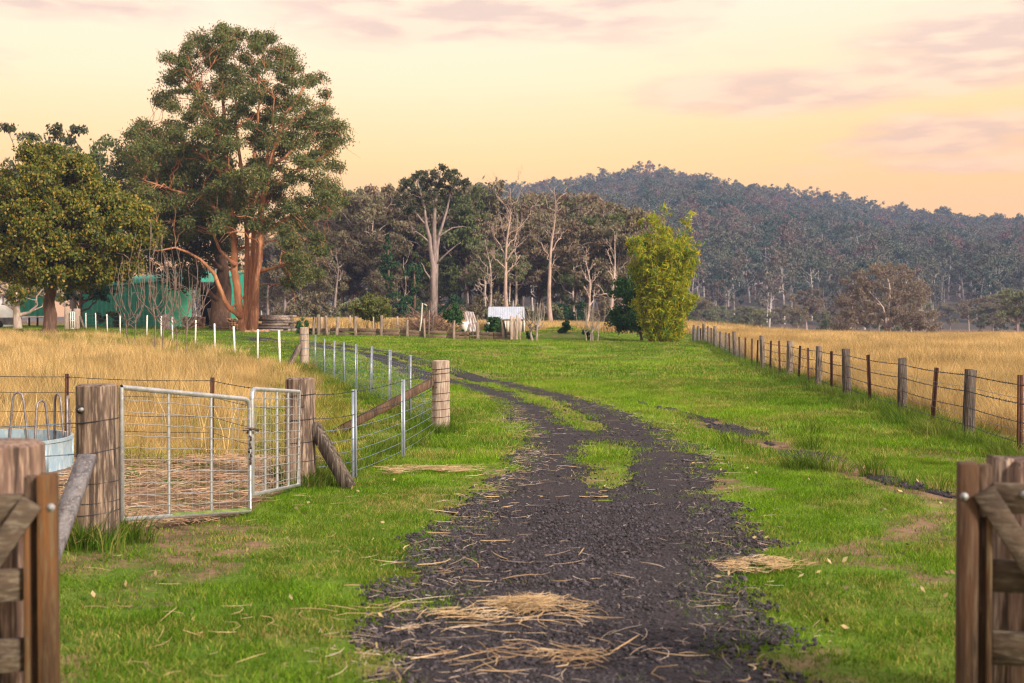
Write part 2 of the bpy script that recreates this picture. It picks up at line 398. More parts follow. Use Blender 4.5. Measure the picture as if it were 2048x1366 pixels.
def mat_leaf_hill(name):
    m, nt, o = nodes_of(name); b = NB(nt); g = b.n('ShaderNodeNewGeometry'); oi = b.n('ShaderNodeObjectInfo')
    big = b.noise(g.outputs['Position'], .011, 2); rnd = b.math('ADD', b.math('MULTIPLY', oi.outputs['Random'], .75), b.math('MULTIPLY', big, .5))
    c = b.mix(b.ramp(rnd, .25, .62), (.042, .075, .056), (.100, .108, .075)); c = b.mix(b.ramp(rnd, .66, 1.05), c, (.17, .100, .095))
    c = b.mix(1.0, c, b.n_val(.6, 1.4, g.outputs['Random Per Island']), 'MULTIPLY')
    p = b.n('ShaderNodeBsdfPrincipled'); b.l(c, p.inputs['Base Color']); p.inputs['Roughness'].default_value = .7; p.inputs['Specular IOR Level'].default_value = .2
    b.l(p.outputs[0], o.inputs[0]); return m
M['leaf_line'] = mat_leaf('brown_olive_leaves', (.130, .124, .070), (.235, .205, .115), (.27, .19, .125), .30, .08)
M['leaf_line2'] = mat_leaf('grey_olive_leaves', (.105, .128, .064), (.195, .215, .100), (.23, .19, .105), .30, .08)
M['leaf_line3'] = mat_leaf('red_brown_leaves', (.155, .108, .080), (.250, .178, .125), (.19, .175, .085), .30, .08)
M['leaf_green'] = mat_leaf('mid_green_leaves', (.075, .100, .036), (.135, .155, .05), None, .3, .3)
M['leaf_vine'] = mat_leaf('dark_vine_leaves', (.018, .055, .020), (.035, .095, .028), None, .2, .5)
M['leaf_hill'] = mat_leaf_hill('hill_gum_leaves')
M['leaf_bamboo'] = mat_leaf('bamboo_leaves', (.095, .20, .012), (.44, .46, .018), (.58, .40, .02), .45, .30, f3=(.66, .95))
M['leaf_shrub'] = mat_leaf('shrub_leaves', (.022, .070, .016), (.045, .12, .024), None, .25, .4)
M['leaf_orchard'] = mat_leaf('olive_orchard_leaves', (.07, .10, .024), (.15, .175, .04), (.19, .15, .04), .3, .4)
M['bamboo_cane'] = mat_surface('bamboo_cane', ((.42, .34, .07), (.28, .26, .06)), 2, bump=0)
M['bark_hill'] = mat_surface('hill_trunk_bark', ((.50, .44, .42), (.36, .31, .30)), .6, bump=0)

M['bolt_steel'] = mat_surface('dull_bolt_head', ((.42, .43, .45), (.28, .28, .30)), 30, rough=.6, metal=.5, bump=.2)
M['gate_backlit'] = mat_surface('backlit_stile_wood', ((.085, .042, .022), (.035, .022, .015), (.11, .07, .045)), 11, (1, 1, .10), bump=.8, bscale=26)  # stile seen against the light: its shade is put into the wood colour

# grasses (blade colour varies with place and blade)
def mat_grass(name, c1, c2, dry, fdry=(.75, 1.0), patch=.25, big=.06, trans=.35, dpatch=.3):
    m, nt, o = nodes_of(name); b = NB(nt)
    g = b.n('ShaderNodeNewGeometry'); oi = b.n('ShaderNodeObjectInfo')
    rnd = g.outputs['Random Per Island']
    pn = b.noise(g.outputs['Position'], patch, 4); bn = b.noise(g.outputs['Position'], big, 2)
    f = b.math('ADD', b.math('MULTIPLY', pn, .5), b.math('ADD', b.math('MULTIPLY', bn, .5), b.math('MULTIPLY', rnd, .35)))
    c = b.mix(b.ramp(f, .42, .92), c1, c2)
    dn = b.noise(g.outputs['Position'], dpatch, 5, .65)
    fd = b.math('ADD', b.math('MULTIPLY', dn, 1.0), b.math('MULTIPLY', rnd, .45))
    c = b.mix(b.ramp(fd, *fdry), c, dry)
    c = b.mix(1.0, c, b.n_val(.68, 1.30, oi.outputs['Random']), 'MULTIPLY')
    d = b.n('ShaderNodeBsdfDiffuse'); b.l(c, d.inputs[0]); t = b.n('ShaderNodeBsdfTranslucent'); b.l(c, t.inputs[0])
    x = b.n('ShaderNodeMixShader'); x.inputs[0].default_value = trans
    b.l(d.outputs[0], x.inputs[1]); b.l(t.outputs[0], x.inputs[2]); b.l(x.outputs[0], o.inputs[0]); return m
M['grass'] = mat_grass('lawn_grass', (.058, .142, .010), (.225, .385, .018), (.40, .30, .11), (.69, 1.02), dpatch=.6)
M['grass_rank'] = mat_grass('rank_green_grass', (.055, .125, .014), (.14, .225, .022), (.30, .25, .08), (.76, 1.08))
M['grass_gold'] = mat_grass('dry_golden_grass', (.42, .275, .105), (.86, .62, .29), (.20, .165, .075), (.66, 1.02), trans=.3)
M['grass_mixed'] = mat_grass('half_dry_grass', (.22, .22, .040), (.44, .33, .09), (.13, .19, .025), (.66, .95))
M['straw'] = mat_surface('pale_straw', ((.42, .285, .15), (.25, .155, .085), (.54, .40, .24)), .8, bump=0, island=.35, coord='Object')
M['straw_grey'] = mat_surface('weathered_stalk', ((.40, .29, .20), (.25, .18, .13), (.52, .44, .36)), .8, bump=0, island=.4)
M['hay'] = mat_surface('brown_hay_litter', ((.34, .21, .125), (.22, .13, .085), (.48, .34, .21)), .8, bump=0, island=.45)
M['litter_leaf'] = mat_surface('fallen_leaf', ((.30, .25, .14), (.19, .13, .08), (.34, .25, .08)), 5, bump=0, island=.4)
M['stone'] = mat_surface('gravel_stone', ((.036, .029, .037), (.016, .013, .018), (.085, .070, .080)), 3, bump=.3, obj_rand=.75, spec=.4, rough=.75)

def mat_ground():
    m, nt, o = nodes_of('ground_soil_and_turf'); b = NB(nt)
    g = b.n('ShaderNodeNewGeometry'); pos = g.outputs['Position']
    at = b.n('ShaderNodeAttribute', attribute_name='zone'); sp = b.n('ShaderNodeSeparateColor'); b.l(at.outputs['Color'], sp.inputs[0])
    n1 = b.noise(pos, .25, 4); n0 = b.noise(pos, .06, 2); nd = b.noise(pos, .3, 5, .65); n3 = b.noise(pos, 3.0, 5, .65); n4 = b.noise(pos, 22, 4, .7)
    lawn = b.mix(b.ramp(b.math('ADD', b.math('MULTIPLY', n1, .5), b.math('ADD', b.math('MULTIPLY', n0, .5), b.math('MULTIPLY', n4, .35))), .42, .92), (.058, .110, .014), (.17, .25, .024))
    lawn = b.mix(b.ramp(b.math('ADD', nd, b.math('MULTIPLY', n3, .45)), .68, 1.0), lawn, (.30, .21, .095))
    gold = b.mix(b.ramp(n3, .35, .65), (.32, .21, .09), (.50, .35, .16))
    gold = b.mix(b.ramp(nd, .56, .72), gold, (.17, .16, .05))
    dirt = b.mix(b.ramp(n3, .38, .62), (.115, .070, .047), (.24, .15, .095))
    c = b.mix(b.ramp(b.math('ADD', sp.outputs[0], b.math('MULTIPLY', b.math('SUBTRACT', n3, .5), .8)), .3, .7), lawn, gold)
    c = b.mix(b.ramp(b.math('ADD', sp.outputs[1], b.math('MULTIPLY', b.math('SUBTRACT', n3, .5), 1.0)), .3, .7), c, dirt)
    c = b.mix(1.0, c, b.n_val(.75, 1.25, n4), 'MULTIPLY')
    p = b.n('ShaderNodeBsdfPrincipled'); b.l(c, p.inputs['Base Color']); p.inputs['Roughness'].default_value = .95; p.inputs['Specular IOR Level'].default_value = .1
    bp = b.n('ShaderNodeBump'); bp.inputs['Strength'].default_value = .6; bp.inputs['Distance'].default_value = .03; b.l(n4, bp.inputs['Height']); b.l(bp.outputs[0], p.inputs['Normal'])
    b.l(p.outputs[0], o.inputs[0]); return m
M['ground'] = mat_ground()
def mat_gravel():
    m, nt, o = nodes_of('dark_gravel'); b = NB(nt)
    g = b.n('ShaderNodeNewGeometry'); pos = g.outputs['Position']
    vo = b.n('ShaderNodeTexVoronoi'); vo.inputs['Scale'].default_value = 42; b.l(pos, vo.inputs['Vector'])
    n1 = b.noise(pos, 1.3, 5, .6); n2 = b.noise(pos, 9, 5, .7)
    sv = b.n('ShaderNodeSeparateColor'); b.l(vo.outputs['Color'], sv.inputs[0])
    c = b.mix(sv.outputs[0], (.011, .009, .012), (.042, .034, .042))
    c = b.mix(b.ramp(n1, .45, .72), c, (.040, .029, .030))
    c = b.mix(b.ramp(n2, .64, .82), c, (.14, .10, .075))
    p = b.n('ShaderNodeBsdfPrincipled'); b.l(c, p.inputs['Base Color']); p.inputs['Roughness'].default_value = .9; p.inputs['Specular IOR Level'].default_value = .3
    bp = b.n('ShaderNodeBump'); bp.inputs['Strength'].default_value = 1.0; bp.inputs['Distance'].default_value = .02
    b.l(b.math('ADD', b.math('MULTIPLY', vo.outputs['Distance'], -1.0), n2), bp.inputs['Height']); b.l(bp.outputs[0], p.inputs['Normal'])
    b.l(p.outputs[0], o.inputs[0]); return m
M['gravel'] = mat_gravel()
M['hill'] = mat_surface('hill_soil_and_litter', ((.075, .060, .048), (.050, .050, .036), (.12, .070, .060)), .03, bump=0, coord='Object')

# ================================================================== plan of the place
ROAD = np.array([(.25, 2.0), (.25, 5), (.35, 7), (.60, 9.3), (.95, 12.5), (1.25, 15.7), (1.25, 19), (.55, 25.5), (-.4, 30), (-1.5, 34), (-3.2, 41), (-5.6, 50), (-10.2, 59), (-18, 71), (-25.5, 85), (-33, 96), (-42, 104)])
def densify(pl, step=.4):
    out_ = []
    n = len(pl)
    for i in range(n - 1):
        p0, p1, p2, p3 = pl[max(i - 1, 0)], pl[i], pl[i + 1], pl[min(i + 2, n - 1)]
        k = max(2, int(np.linalg.norm(p2 - p1) / step))
        for t in np.arange(k) / k:
            out_.append(.5 * ((2 * p1) + (-p0 + p2) * t + (2 * p0 - 5 * p1 + 4 * p2 - p3) * t ** 2 + (-p0 + 3 * p1 - 3 * p2 + p3) * t ** 3))
    out_.append(pl[-1]); return np.array(out_)
RD = densify(ROAD)
RT = np.gradient(RD, axis=0); RT /= np.linalg.norm(RT, axis=1)[:, None]
RN = np.stack([RT[:, 1], -RT[:, 0]], 1)                    # to the right of travel
def road_u(x, y):
    """signed distance right of the road's centreline, index along it"""
    x = np.asarray(x, float).ravel(); y = np.asarray(y, float).ravel()
    u = np.zeros(len(x)); idx = np.zeros(len(x), int)
    for s in range(0, len(x), 4000):
        dx = x[s:s + 4000, None] - RD[None, :, 0]; dy = y[s:s + 4000, None] - RD[None, :, 1]
        k = np.argmin(dx * dx + dy * dy, 1); r = np.arange(len(k))
        u[s:s + 4000] = dx[r, k] * RN[k, 0] + dy[r, k] * RN[k, 1]
        far = np.sqrt((dx * dx + dy * dy)[r, k]); u[s:s + 4000] = np.sign(u[s:s + 4000] + 1e-9) * far
        idx[s:s + 4000] = k
    return u, idx
def half_width(y): return np.interp(y, [3, 6, 9.3, 15.7, 25, 45, 90], [.88, .90, 1.16, 1.10, 1.02, 1.0, .95])
def on_gravel(x, y, pad=0.0):
    x = np.asarray(x, float).ravel(); y = np.asarray(y, float).ravel()
    u, k = road_u(x, y); d = RD[k, 1]
    nz_ = (fbm(x * 1.1, y * 1.1, 3) - .5) * 1.1 + (vnoise(x * 5, y * 5, 9) - .5) * .3
    edge = half_width(d) + nz_ * (.75 - .35 * sstep(d, 14, 24)) + pad
    med = np.interp(d, [11.2, 12.6, 16.6, 17.4, 18.6, 20, 30, 60], [0, .33, .30, .0, .10, .30, .22, .22]) + nz_ * .30 * (d > 11) - np.asarray(pad) * .8
    return (np.abs(u) < edge) & ~((np.abs(u - .02) < med) & (d > 11.2)), u, d
PADDOCK = np.array([(-9, 7.6), (-3.18, 9.2), (-2.45, 10.7), (-2.28, 12.9), (-1.11, 18.8), (-6.9, 40), (-8.2, 42.5), (-10.9, 47), (-14.8, 56), (-21.6, 66), (-29, 82), (-45, 95), (-90, 95), (-90, 20), (-20, 7)])
def in_poly(x, y, poly):
    x = np.asarray(x, float).ravel(); y = np.asarray(y, float).ravel(); c = np.zeros(len(x), bool); n = len(poly); j = n - 1
    for i in range(n):
        xi, yi = poly[i]; xj, yj = poly[j]
        hit = ((yi > y) != (yj > y)) & (x < (xj - xi) * (y - yi) / (yj - yi + 1e-12) + xi); c ^= hit; j = i
    return c
def fence_x(y): return 4.92 + .09 * np.asarray(y, float)
def zones(x, y):
    """gold (dry grass) and dirt amounts"""
    x = np.asarray(x, float).ravel(); y = np.asarray(y, float).ravel()
    px = CX + F * x / np.maximum(y, .5)
    pad = in_poly(x, y, PADDOCK)
    gold = pad * sstep(px, 640, 430) * sstep(y, 13.2, 16.5) * sstep(y - np.interp(px, [0, 250, 420], [58, 46, 40]), 6, -4)
    gold = np.maximum(gold, pad * (y > 14) * .42)
    right = sstep(x - fence_x(y), .25, .9) * (y > 3)
    gold = np.maximum(gold, right)
    back = sstep(y, 86, 92) * sstep(px, 480, 560) * (px < 1330) * (y < 125)
    gold = np.maximum(gold, back * .9)
    hay = pad * sstep(y, 8.0, 9.0) * sstep(y, 15.2, 13.2) * .8
    # bare soil: gate mouth, drain on the right
    dirt = np.maximum(hay, np.exp(-(((x + 2.75) / .9) ** 2 + ((y - 9.9) / .8) ** 2)) * .9)
    dirt = np.maximum(dirt, sstep(y, 126, 134) * .9)
    dirt = np.maximum(dirt, sstep(fbm(x * .9, y * .7, 61), .56, .70) * .62 * (y < 16) * (np.abs(x) < 6))
    ru = np.abs(road_u(x, y)[0]); dirt = np.maximum(dirt, sstep(ru, 1.75, 1.2) * .50 * sstep(fbm(x * .7, y * .7, 62), .3, .6) * (y < 60))
    ax = np.abs(x - np.interp(y, [9, 11.3, 13.2, 15.4, 17.5, 20.5], [4.75, 4.25, 3.85, 3.65, 3.55, 3.3])); dirt = np.maximum(dirt, sstep(ax, .62, .2) * (y > 9) * (y < 21) * .75)
    return gold, dirt

# ------------------------------------------------------------------ ground
na = 300; 
ang = np.concatenate([np.linspace(-.62, .62, 190), np.linspace(.62, 2 * math.pi - .62, 60)[1:-1]])
dist = np.concatenate([[.0001], np.geomspace(.8, 1470, 190)])
A, D = np.meshgrid(ang, dist, indexing='ij')
gx, gy = D * np.sin(A), D * np.cos(A)
gz = terrain(gx, gy)
gz = gz + (fbm(gx * .5, gy * .5, 21) - .5) * .05 * np.exp(-D / 60)
ia, idd = A.shape
i = np.arange(ia)[:, None]; j = np.arange(idd - 1)[None, :]
i2 = (i + 1) % ia
Q = np.stack([i * idd + j, i * idd + j + 1, i2 * idd + j + 1, i2 * idd + j], -1).reshape(-1, 4)
V = np.stack([gx, gy, gz], -1).reshape(-1, 3)
me = mesh_np('ground', V, Q, None, M['ground'], True)
zg, zd = zones(V[:, 0], V[:, 1])
ca = me.color_attributes.new('zone', 'FLOAT_COLOR', 'POINT')
ca.data.foreach_set('color', np.stack([zg, zd, zg * 0, zg * 0 + 1], 1).astype(np.float32).ravel())
ground = bpy.data.objects.new('ground', me); COL.objects.link(ground); tag(ground, kind='structure')
# flip check: normals up
if me.polygons[5000].normal.z < 0: me.flip_normals()
def gz_at(x, y):
    x = np.asarray(x, float); y = np.asarray(y, float)
    return terrain(x, y) + (fbm(x * .5, y * .5, 21) - .5) * .05 * np.exp(-np.hypot(x, y) / 60)

# ------------------------------------------------------------------ gravel road: the strip, ragged at the edges, with the grassed middle left open
def strip(name, xs_u, line, nrm, keep, lift, mat):
    nu, nl = len(xs_u), len(line)
    X = line[:, None, 0] + xs_u[None, :] * nrm[:, None, 0]; Y = line[:, None, 1] + xs_u[None, :] * nrm[:, None, 1]
    k = keep(X, Y)
    Z = gz_at(X, Y) + lift(X, Y, k)
    i = np.arange(nl - 1)[:, None]; j = np.arange(nu - 1)[None, :]
    Q = np.stack([i * nu + j, i * nu + j + 1, (i + 1) * nu + j + 1, (i + 1) * nu + j], -1).reshape(-1, 4)
    kf = k.ravel()[Q].sum(1) >= 2
    o = put(name, mesh_np(name, np.stack([X, Y, Z], -1).reshape(-1, 3), Q[kf], None, mat, True), mat)
    if o.data.polygons[0].normal.z < 0: o.data.flip_normals()
    return tag(o, kind='structure')
RDf = densify(ROAD, .13); tt = np.gradient(RDf, axis=0); tt /= np.linalg.norm(tt, axis=1)[:, None]
NRf = np.stack([tt[:, 1], -tt[:, 0]], 1)
def keep_road(X, Y): return on_gravel(X, Y)[0].reshape(X.shape)
strip('gravel_road', np.linspace(-2.0, 2.0, 56), RDf, NRf, keep_road, lambda X, Y, k: np.where(k, .022 + (fbm(X * 3, Y * 3, 5) - .5) * .02, -.03), M['gravel'])
DR = densify(np.array([(4.75, 9.0), (4.25, 11.3), (3.85, 13.2), (3.65, 15.4), (3.55, 17.5), (3.3, 20.5), (2.4, 26)]), .12)
dt = np.gradient(DR, axis=0); dt /= np.linalg.norm(dt, axis=1)[:, None]; DN = np.stack([dt[:, 1], -dt[:, 0]], 1)
def in_drain(X, Y):
    X = np.asarray(X); Y = np.asarray(Y)
    c = np.interp(Y, [9, 11.3, 13.2, 15.4, 17.5, 20.5, 26], [4.75, 4.25, 3.85, 3.65, 3.55, 3.3, 2.4])
    wdt = np.interp(Y, [9, 12, 15, 18, 21, 26], [.30, .34, .34, .30, .22, .13]) * (.15 + 1.7 * fbm(X * .2 + 3, Y * .75, 33))
    return np.abs(X - c) < wdt * sstep(vnoise(Y * 0 + 1, Y * .8, 4), .26, .50) + (vnoise(X * 6, Y * 6, 2) - .5) * .12
strip('gravel_drain', np.linspace(-.75, .75, 24), DR, DN, lambda X, Y: in_drain(X, Y), lambda X, Y, k: np.where(k, .018 + (fbm(X * 4, Y * 4, 5) - .5) * .02, -.03), M['gravel'])

# ------------------------------------------------------------------ hill
CREST = np.array([(-400, 618), (0, 612), (300, 606), (480, 598), (560, 566), (640, 530), (700, 490), (850, 430), (950, 398), (1040, 392), (1120, 390), (1200, 384), (1270, 374), (1340, 369), (1400, 372), (1450, 382),
                  (1550, 398), (1650, 420), (1750, 442), (1850, 450), (1950, 459), (2048, 462), (2300, 512), (2600, 560), (3100, 610)])
D0, D1, D2 = 320.0, 800.0, 1350.0
def hill_z(px, d):
    px = np.asarray(px, float); d = np.asarray(d, float)
    zc = H + (HY - np.interp(px, CREST[:, 0], CREST[:, 1] + 24)) * D1 / F
    t = np.clip((d - D0) / (D1 - D0), 0, 1); up = t ** .92 * (1 - .0 * t)
    dn = np.clip((d - D1) / (D2 - D1), 0, 1)
    x = (px - CX) / F * d
    bumps = (fbm(x * .012, d * .012, 51) - .5) * 16 * t * (1 - dn)
    return (zc + 2) * up * (1 - dn ** 1.6) - 2.0 + bumps * np.clip(zc / 60, 0, 1)
hp = np.linspace(-400, 3100, 150); hd = np.linspace(D0, D2 + 60, 64)
HPX, HD = np.meshgrid(hp, hd, indexing='ij')
V = np.stack([(HPX - CX) / F * HD, HD, hill_z(HPX, HD)], -1).reshape(-1, 3)
n2 = len(hd); i = np.arange(len(hp) - 1)[:, None]; j = np.arange(n2 - 1)[None, :]
Q = np.stack([i * n2 + j, (i + 1) * n2 + j, (i + 1) * n2 + j + 1, i * n2 + j + 1], -1).reshape(-1, 4)
tag(put('hill', mesh_np('hill', V, Q, None, M['hill'], True), M['hill']), kind='structure')

# ================================================================== instanced ground cover ("stuff")
def scatter(name, pts, protos, rz=None, sc=None, tilt=0.0, label=None, rnd=rng):
    n = len(pts)
    me = bpy.data.meshes.new(name); me.vertices.add(n); me.vertices.foreach_set('co', np.asarray(pts, np.float32).ravel())
    rot = np.zeros((n, 3), np.float32); rot[:, 2] = rnd.uniform(0, 6.283, n) if rz is None else rz
    if tilt: rot[:, :2] = rnd.normal(0, tilt, (n, 2))
    a = me.attributes.new('rot', 'FLOAT_VECTOR', 'POINT'); a.data.foreach_set('vector', rot.ravel())
    s = np.ones(n) if sc is None else sc
    s = np.asarray(s, np.float32); s = np.repeat(s[:, None], 3, 1) if s.ndim == 1 else s
    a = me.attributes.new('scl', 'FLOAT_VECTOR', 'POINT'); a.data.foreach_set('vector', np.ascontiguousarray(s, np.float32).ravel())
    a = me.attributes.new('pick', 'INT', 'POINT'); a.data.foreach_set('value', rnd.integers(0, len(protos), n).astype(np.int32))
    c = bpy.data.collections.new(name + '_kinds')
    for p in protos: c.objects.link(p)
    ng = bpy.data.node_groups.new(name, 'GeometryNodeTree')
    ng.interface.new_socket('Geometry', in_out='INPUT', socket_type='NodeSocketGeometry'); ng.interface.new_socket('Geometry', in_out='OUTPUT', socket_type='NodeSocketGeometry')
    gi, go = ng.nodes.new('NodeGroupInput'), ng.nodes.new('NodeGroupOutput')
    ip = ng.nodes.new('GeometryNodeInstanceOnPoints'); ci = ng.nodes.new('GeometryNodeCollectionInfo')
    ci.inputs['Collection'].default_value = c; ci.inputs['Separate Children'].default_value = True; ci.inputs['Reset Children'].default_value = True
    ip.inputs['Pick Instance'].default_value = True
    def na(nm, t):
        x = ng.nodes.new('GeometryNodeInputNamedAttribute'); x.data_type = t; x.inputs[0].default_value = nm; return x.outputs[0]
    L = ng.links.new
    L(gi.outputs[0], ip.inputs['Points']); L(ci.outputs[0], ip.inputs['Instance']); L(na('rot', 'FLOAT_VECTOR'), ip.inputs['Rotation'])
    L(na('scl', 'FLOAT_VECTOR'), ip.inputs['Scale']); L(na('pick', 'INT'), ip.inputs['Instance Index']); L(ip.outputs[0], go.inputs[0])
    o = bpy.data.objects.new(name, me); COL.objects.link(o)
    md = o.modifiers.new('scatter', 'NODES'); md.node_group = ng
    return tag(o, label, None, None, 'stuff')
def proto(name, mb, mat, smooth_=False):
    return bpy.data.objects.new(name, mb.mesh(name, mat, smooth_))
def tuft(n, rad, h0, h1, wd, lean=.5, seg=2, r=rng, clump=0.0):
    mb = MB(); V, Q = [], []
    a = r.uniform(0, 6.283, n); rr = rad * np.sqrt(r.uniform(0, 1, n)) ; hh = r.uniform(h0, h1, n)
    bx, by = rr * np.cos(a), rr * np.sin(a)
    da = r.uniform(0, 6.283, n) if clump == 0 else a + r.normal(0, .7, n)
    ln = hh * lean * r.uniform(.2, 1.3, n); w_ = wd * r.uniform(.6, 1.3, n)
    pa = r.uniform(0, 6.283, n); cxp, cyp = np.cos(pa), np.sin(pa)
    rows = []
    for k in range(seg + 1):
        t = k / seg; off = ln * t * t; ww = w_ * (1 - t) ** .7 * .5 + w_ * .04
        x = bx + np.cos(da) * off; y = by + np.sin(da) * off; z = hh * (t - .12 * t * t) - .01
        rows.append((np.stack([x - cxp * ww, y - cyp * ww, z], 1), np.stack([x + cxp * ww, y + cyp * ww, z], 1)))
    V = np.stack([p for row in rows for p in row], 1)          # n, 2(seg+1), 3
    m_ = 2 * (seg + 1); b0 = np.arange(n)[:, None] * m_
    for k in range(seg):
        Q.append(np.concatenate([b0 + 2 * k, b0 + 2 * k + 1, b0 + 2 * k + 3, b0 + 2 * k + 2], 1))
    mb.add(V.reshape(-1, 3), np.concatenate(Q)); return mb
def sample(n, d0, d1, px0=-60, px1=2110, power=1.0):
    """points over the ground between distances d0 and d1 across the view"""
    u = rng.uniform(0, 1, n); d = (d0 ** (2 - 0) + u * (d1 ** 2 - d0 ** 2)) ** .5
    px = rng.uniform(px0, px1, n); return (px - CX) / F * d, d
def pts3(x, y, dz=0.0): return np.stack([x, y, gz_at(x, y) + dz], 1)
def lawn_filter(x, y, pad=-.05):
    g_, _, _ = on_gravel(x, y, pad + rng.normal(0, 1, len(x)) * (.15 - .10 * sstep(y, 13, 24))); zg, zd = zones(x, y)
    keep = ~g_ & (rng.uniform(0, 1, len(x)) > zg * 1.15) & (rng.uniform(0, 1, len(x)) > zd * 1.05) & ~(in_drain(x, y) & (rng.uniform(0, 1, len(x)) < .80))
    return keep
# lawn
for nm, d0, d1, n, rad, nb, h0, h1, wd in (('lawn_grass', 4.2, 15, 6500, .17, 95, .018, .055, .0055), ('lawn_grass', 15, 34, 9500, .28, 90, .03, .085, .009), ('lawn_grass', 34, 125, 26000, .55, 90, .035, .10, .02)):
    x, y = sample(n, d0, d1); k = lawn_filter(x, y); x, y = x[k], y[k]
    s = .7 + .8 * fbm(x * .6, y * .6, 12); 
    u, dd = road_u(x, y)[0], y
    scatter(nm, pts3(x, y), [proto('grass_tuft', tuft(nb, rad, h0, h1, wd, .8), M['grass']) for _ in range(5)], sc=np.stack([s * 0 + 1, s * 0 + 1, s], 1), tilt=.06, label='short green lawn grass beside the gravel drive')
x, y = sample(16000, 4.4, 30, 350, 1750); g_, u, d = on_gravel(x, y, .22); k = g_ & (np.abs(np.abs(u) - half_width(d)) < .30) & (fbm(x * 1.6, y * 1.6, 17) > .46); x, y = x[k], y[k]
scatter('edge_grass', pts3(x, y), [proto('edge_tuft', tuft(30, .09, .02, .07, .006, 1.0, 2, clump=1), M['grass']) for _ in range(4)], sc=rng.uniform(.5, 1.2, len(x)), label='sparse short grass creeping over the edges of the gravel')
# rank green tufts: under fences, by posts, drain
def line_pts(a, b, n, spread):
    t = rng.uniform(0, 1, n); a, b = np.array(a), np.array(b); p = a + (b - a) * t[:, None] + rng.normal(0, spread, (n, 2)); return p[:, 0], p[:, 1]
xs, ys = [], []
for a, b, n, s in (((fence_x(12), 12), (fence_x(30), 30), 420, .22), ((fence_x(30), 30), (fence_x(76), 76), 500, .3), ((-2.28, 12.9), (-1.11, 18.8), 90, .12), ((-1.11, 18.8), (-6.9, 40), 200, .2),
                   ((-3.2, 9.25), (-3.15, 9.0), 26, .13), ((-2.3, 12.8), (-2.1, 12.7), 24, .15), ((-1.1, 18.7), (-1.0, 18.7), 18, .15), ((4.75, 9), (3.5, 18), 34, .5),
                   ((-8, 41.8), (-29, 82), 260, .5), ((3.3, 13.5), (3.4, 13.7), 16, .12)):
    x, y = line_pts(a, b, n, s); xs.append(x); ys.append(y)
x, y = np.concatenate(xs), np.concatenate(ys); g_, _, _ = on_gravel(x, y, .1); x, y = x[~g_], y[~g_]
s = rng.uniform(.5, 1.35, len(x)); scatter('rank_grass', pts3(x, y), [proto('rank_tuft', tuft(60, .12, .08, .26, .008, .7, 3, clump=1), M['grass_rank']) for _ in range(4)], sc=s, tilt=.1, label='longer rank green grass growing along the fences')
# scattered tufts and weeds in the drive
x, y = sample(700, 4.5, 22, 600, 1750); g_, u, d = on_gravel(x, y); kk = g_ & (fbm(x * .9, y * .9, 88) > .60); x, y = x[kk], y[kk]
scatter('weeds', pts3(x, y, .015), [proto('weed_tuft', tuft(26, .07, .02, .07, .006, .9, 2, clump=1), M['grass_rank']) for _ in range(3)], sc=rng.uniform(.5, 1.2, len(x)), label='small green weeds growing through the gravel')
# dry golden grass
def gold_pts(n, d0, d1, px0, px1, thr=0.0):
    x, y = sample(n, d0, d1, px0, px1); zg, zd = zones(x, y); g_, _, _ = on_gravel(x, y, .4)
    k = (rng.uniform(0, 1, len(x)) < np.clip((zg - .35) * 1.6, 0, 1)) & ~g_ & (zd < .4); return x[k], y[k]
near = [proto('dry_tuft', tuft(46, .16, .28, .78, .006, .55, 3, clump=1), M['grass_gold']) for _ in range(5)]
mid = [proto('dry_clump', tuft(70, .36, .30, .80, .012, .5, 3), M['grass_gold']) for _ in range(5)]
far = [proto('dry_sward', tuft(110, 1.1, .35, .85, .035, .45, 2), M['grass_gold']) for _ in range(5)]
x, y = gold_pts(16000, 13.5, 32, -900, 640); kk = fbm(x * .45, y * .45, 95) + rng.uniform(-.1, .1, len(x)) > .40; x, y = x[kk], y[kk]; s = (.30 + .62 * fbm(x * .35, y * .35, 71)) * (.55 + .45 * sstep(y, 14, 20)); scatter('dry_grass', pts3(x, y), near, sc=s, tilt=.1, label='tall dry golden grass in the paddock behind the steel gates')
x, y = gold_pts(12000, 32, 62, -900, 640); kk = fbm(x * .30, y * .30, 96) + rng.uniform(-.1, .1, len(x)) > .40; x, y = x[kk], y[kk]; s = .38 + .6 * fbm(x * .3, y * .3, 72); scatter('dry_grass', pts3(x, y), mid, sc=s, tilt=.08, label='tall dry golden grass in the paddock before the round tree')
x, y = gold_pts(6500, 9, 34, 1500, 2250); s = .7 + .6 * fbm(x * .35, y * .35, 73); s = s * (.55 + .45 * sstep(x - fence_x(y), .2, 1.6)); scatter('dry_grass', pts3(x, y), near, sc=s, tilt=.1, label='tall dry golden grass along the post and wire fence')
x, y = gold_pts(9000, 34, 90, 1330, 2150); s = .85 + .5 * fbm(x * .3, y * .3, 74); scatter('dry_grass', pts3(x, y), mid, sc=s, tilt=.08, label='tall dry golden grass in the open field')
x, y = gold_pts(9000, 90, 235, 1300, 2200); s = .8 + .7 * fbm(x * .1, y * .1, 75); scatter('dry_grass', pts3(x, y), far, sc=s, tilt=.05, label='dry golden grass at the far side of the field')
x, y = gold_pts(2600, 88, 126, 520, 1330); s = .6 + .6 * fbm(x * .2, y * .2, 76); scatter('dry_grass', pts3(x, y), far, sc=s, label='dry golden grass behind the vegetable garden')
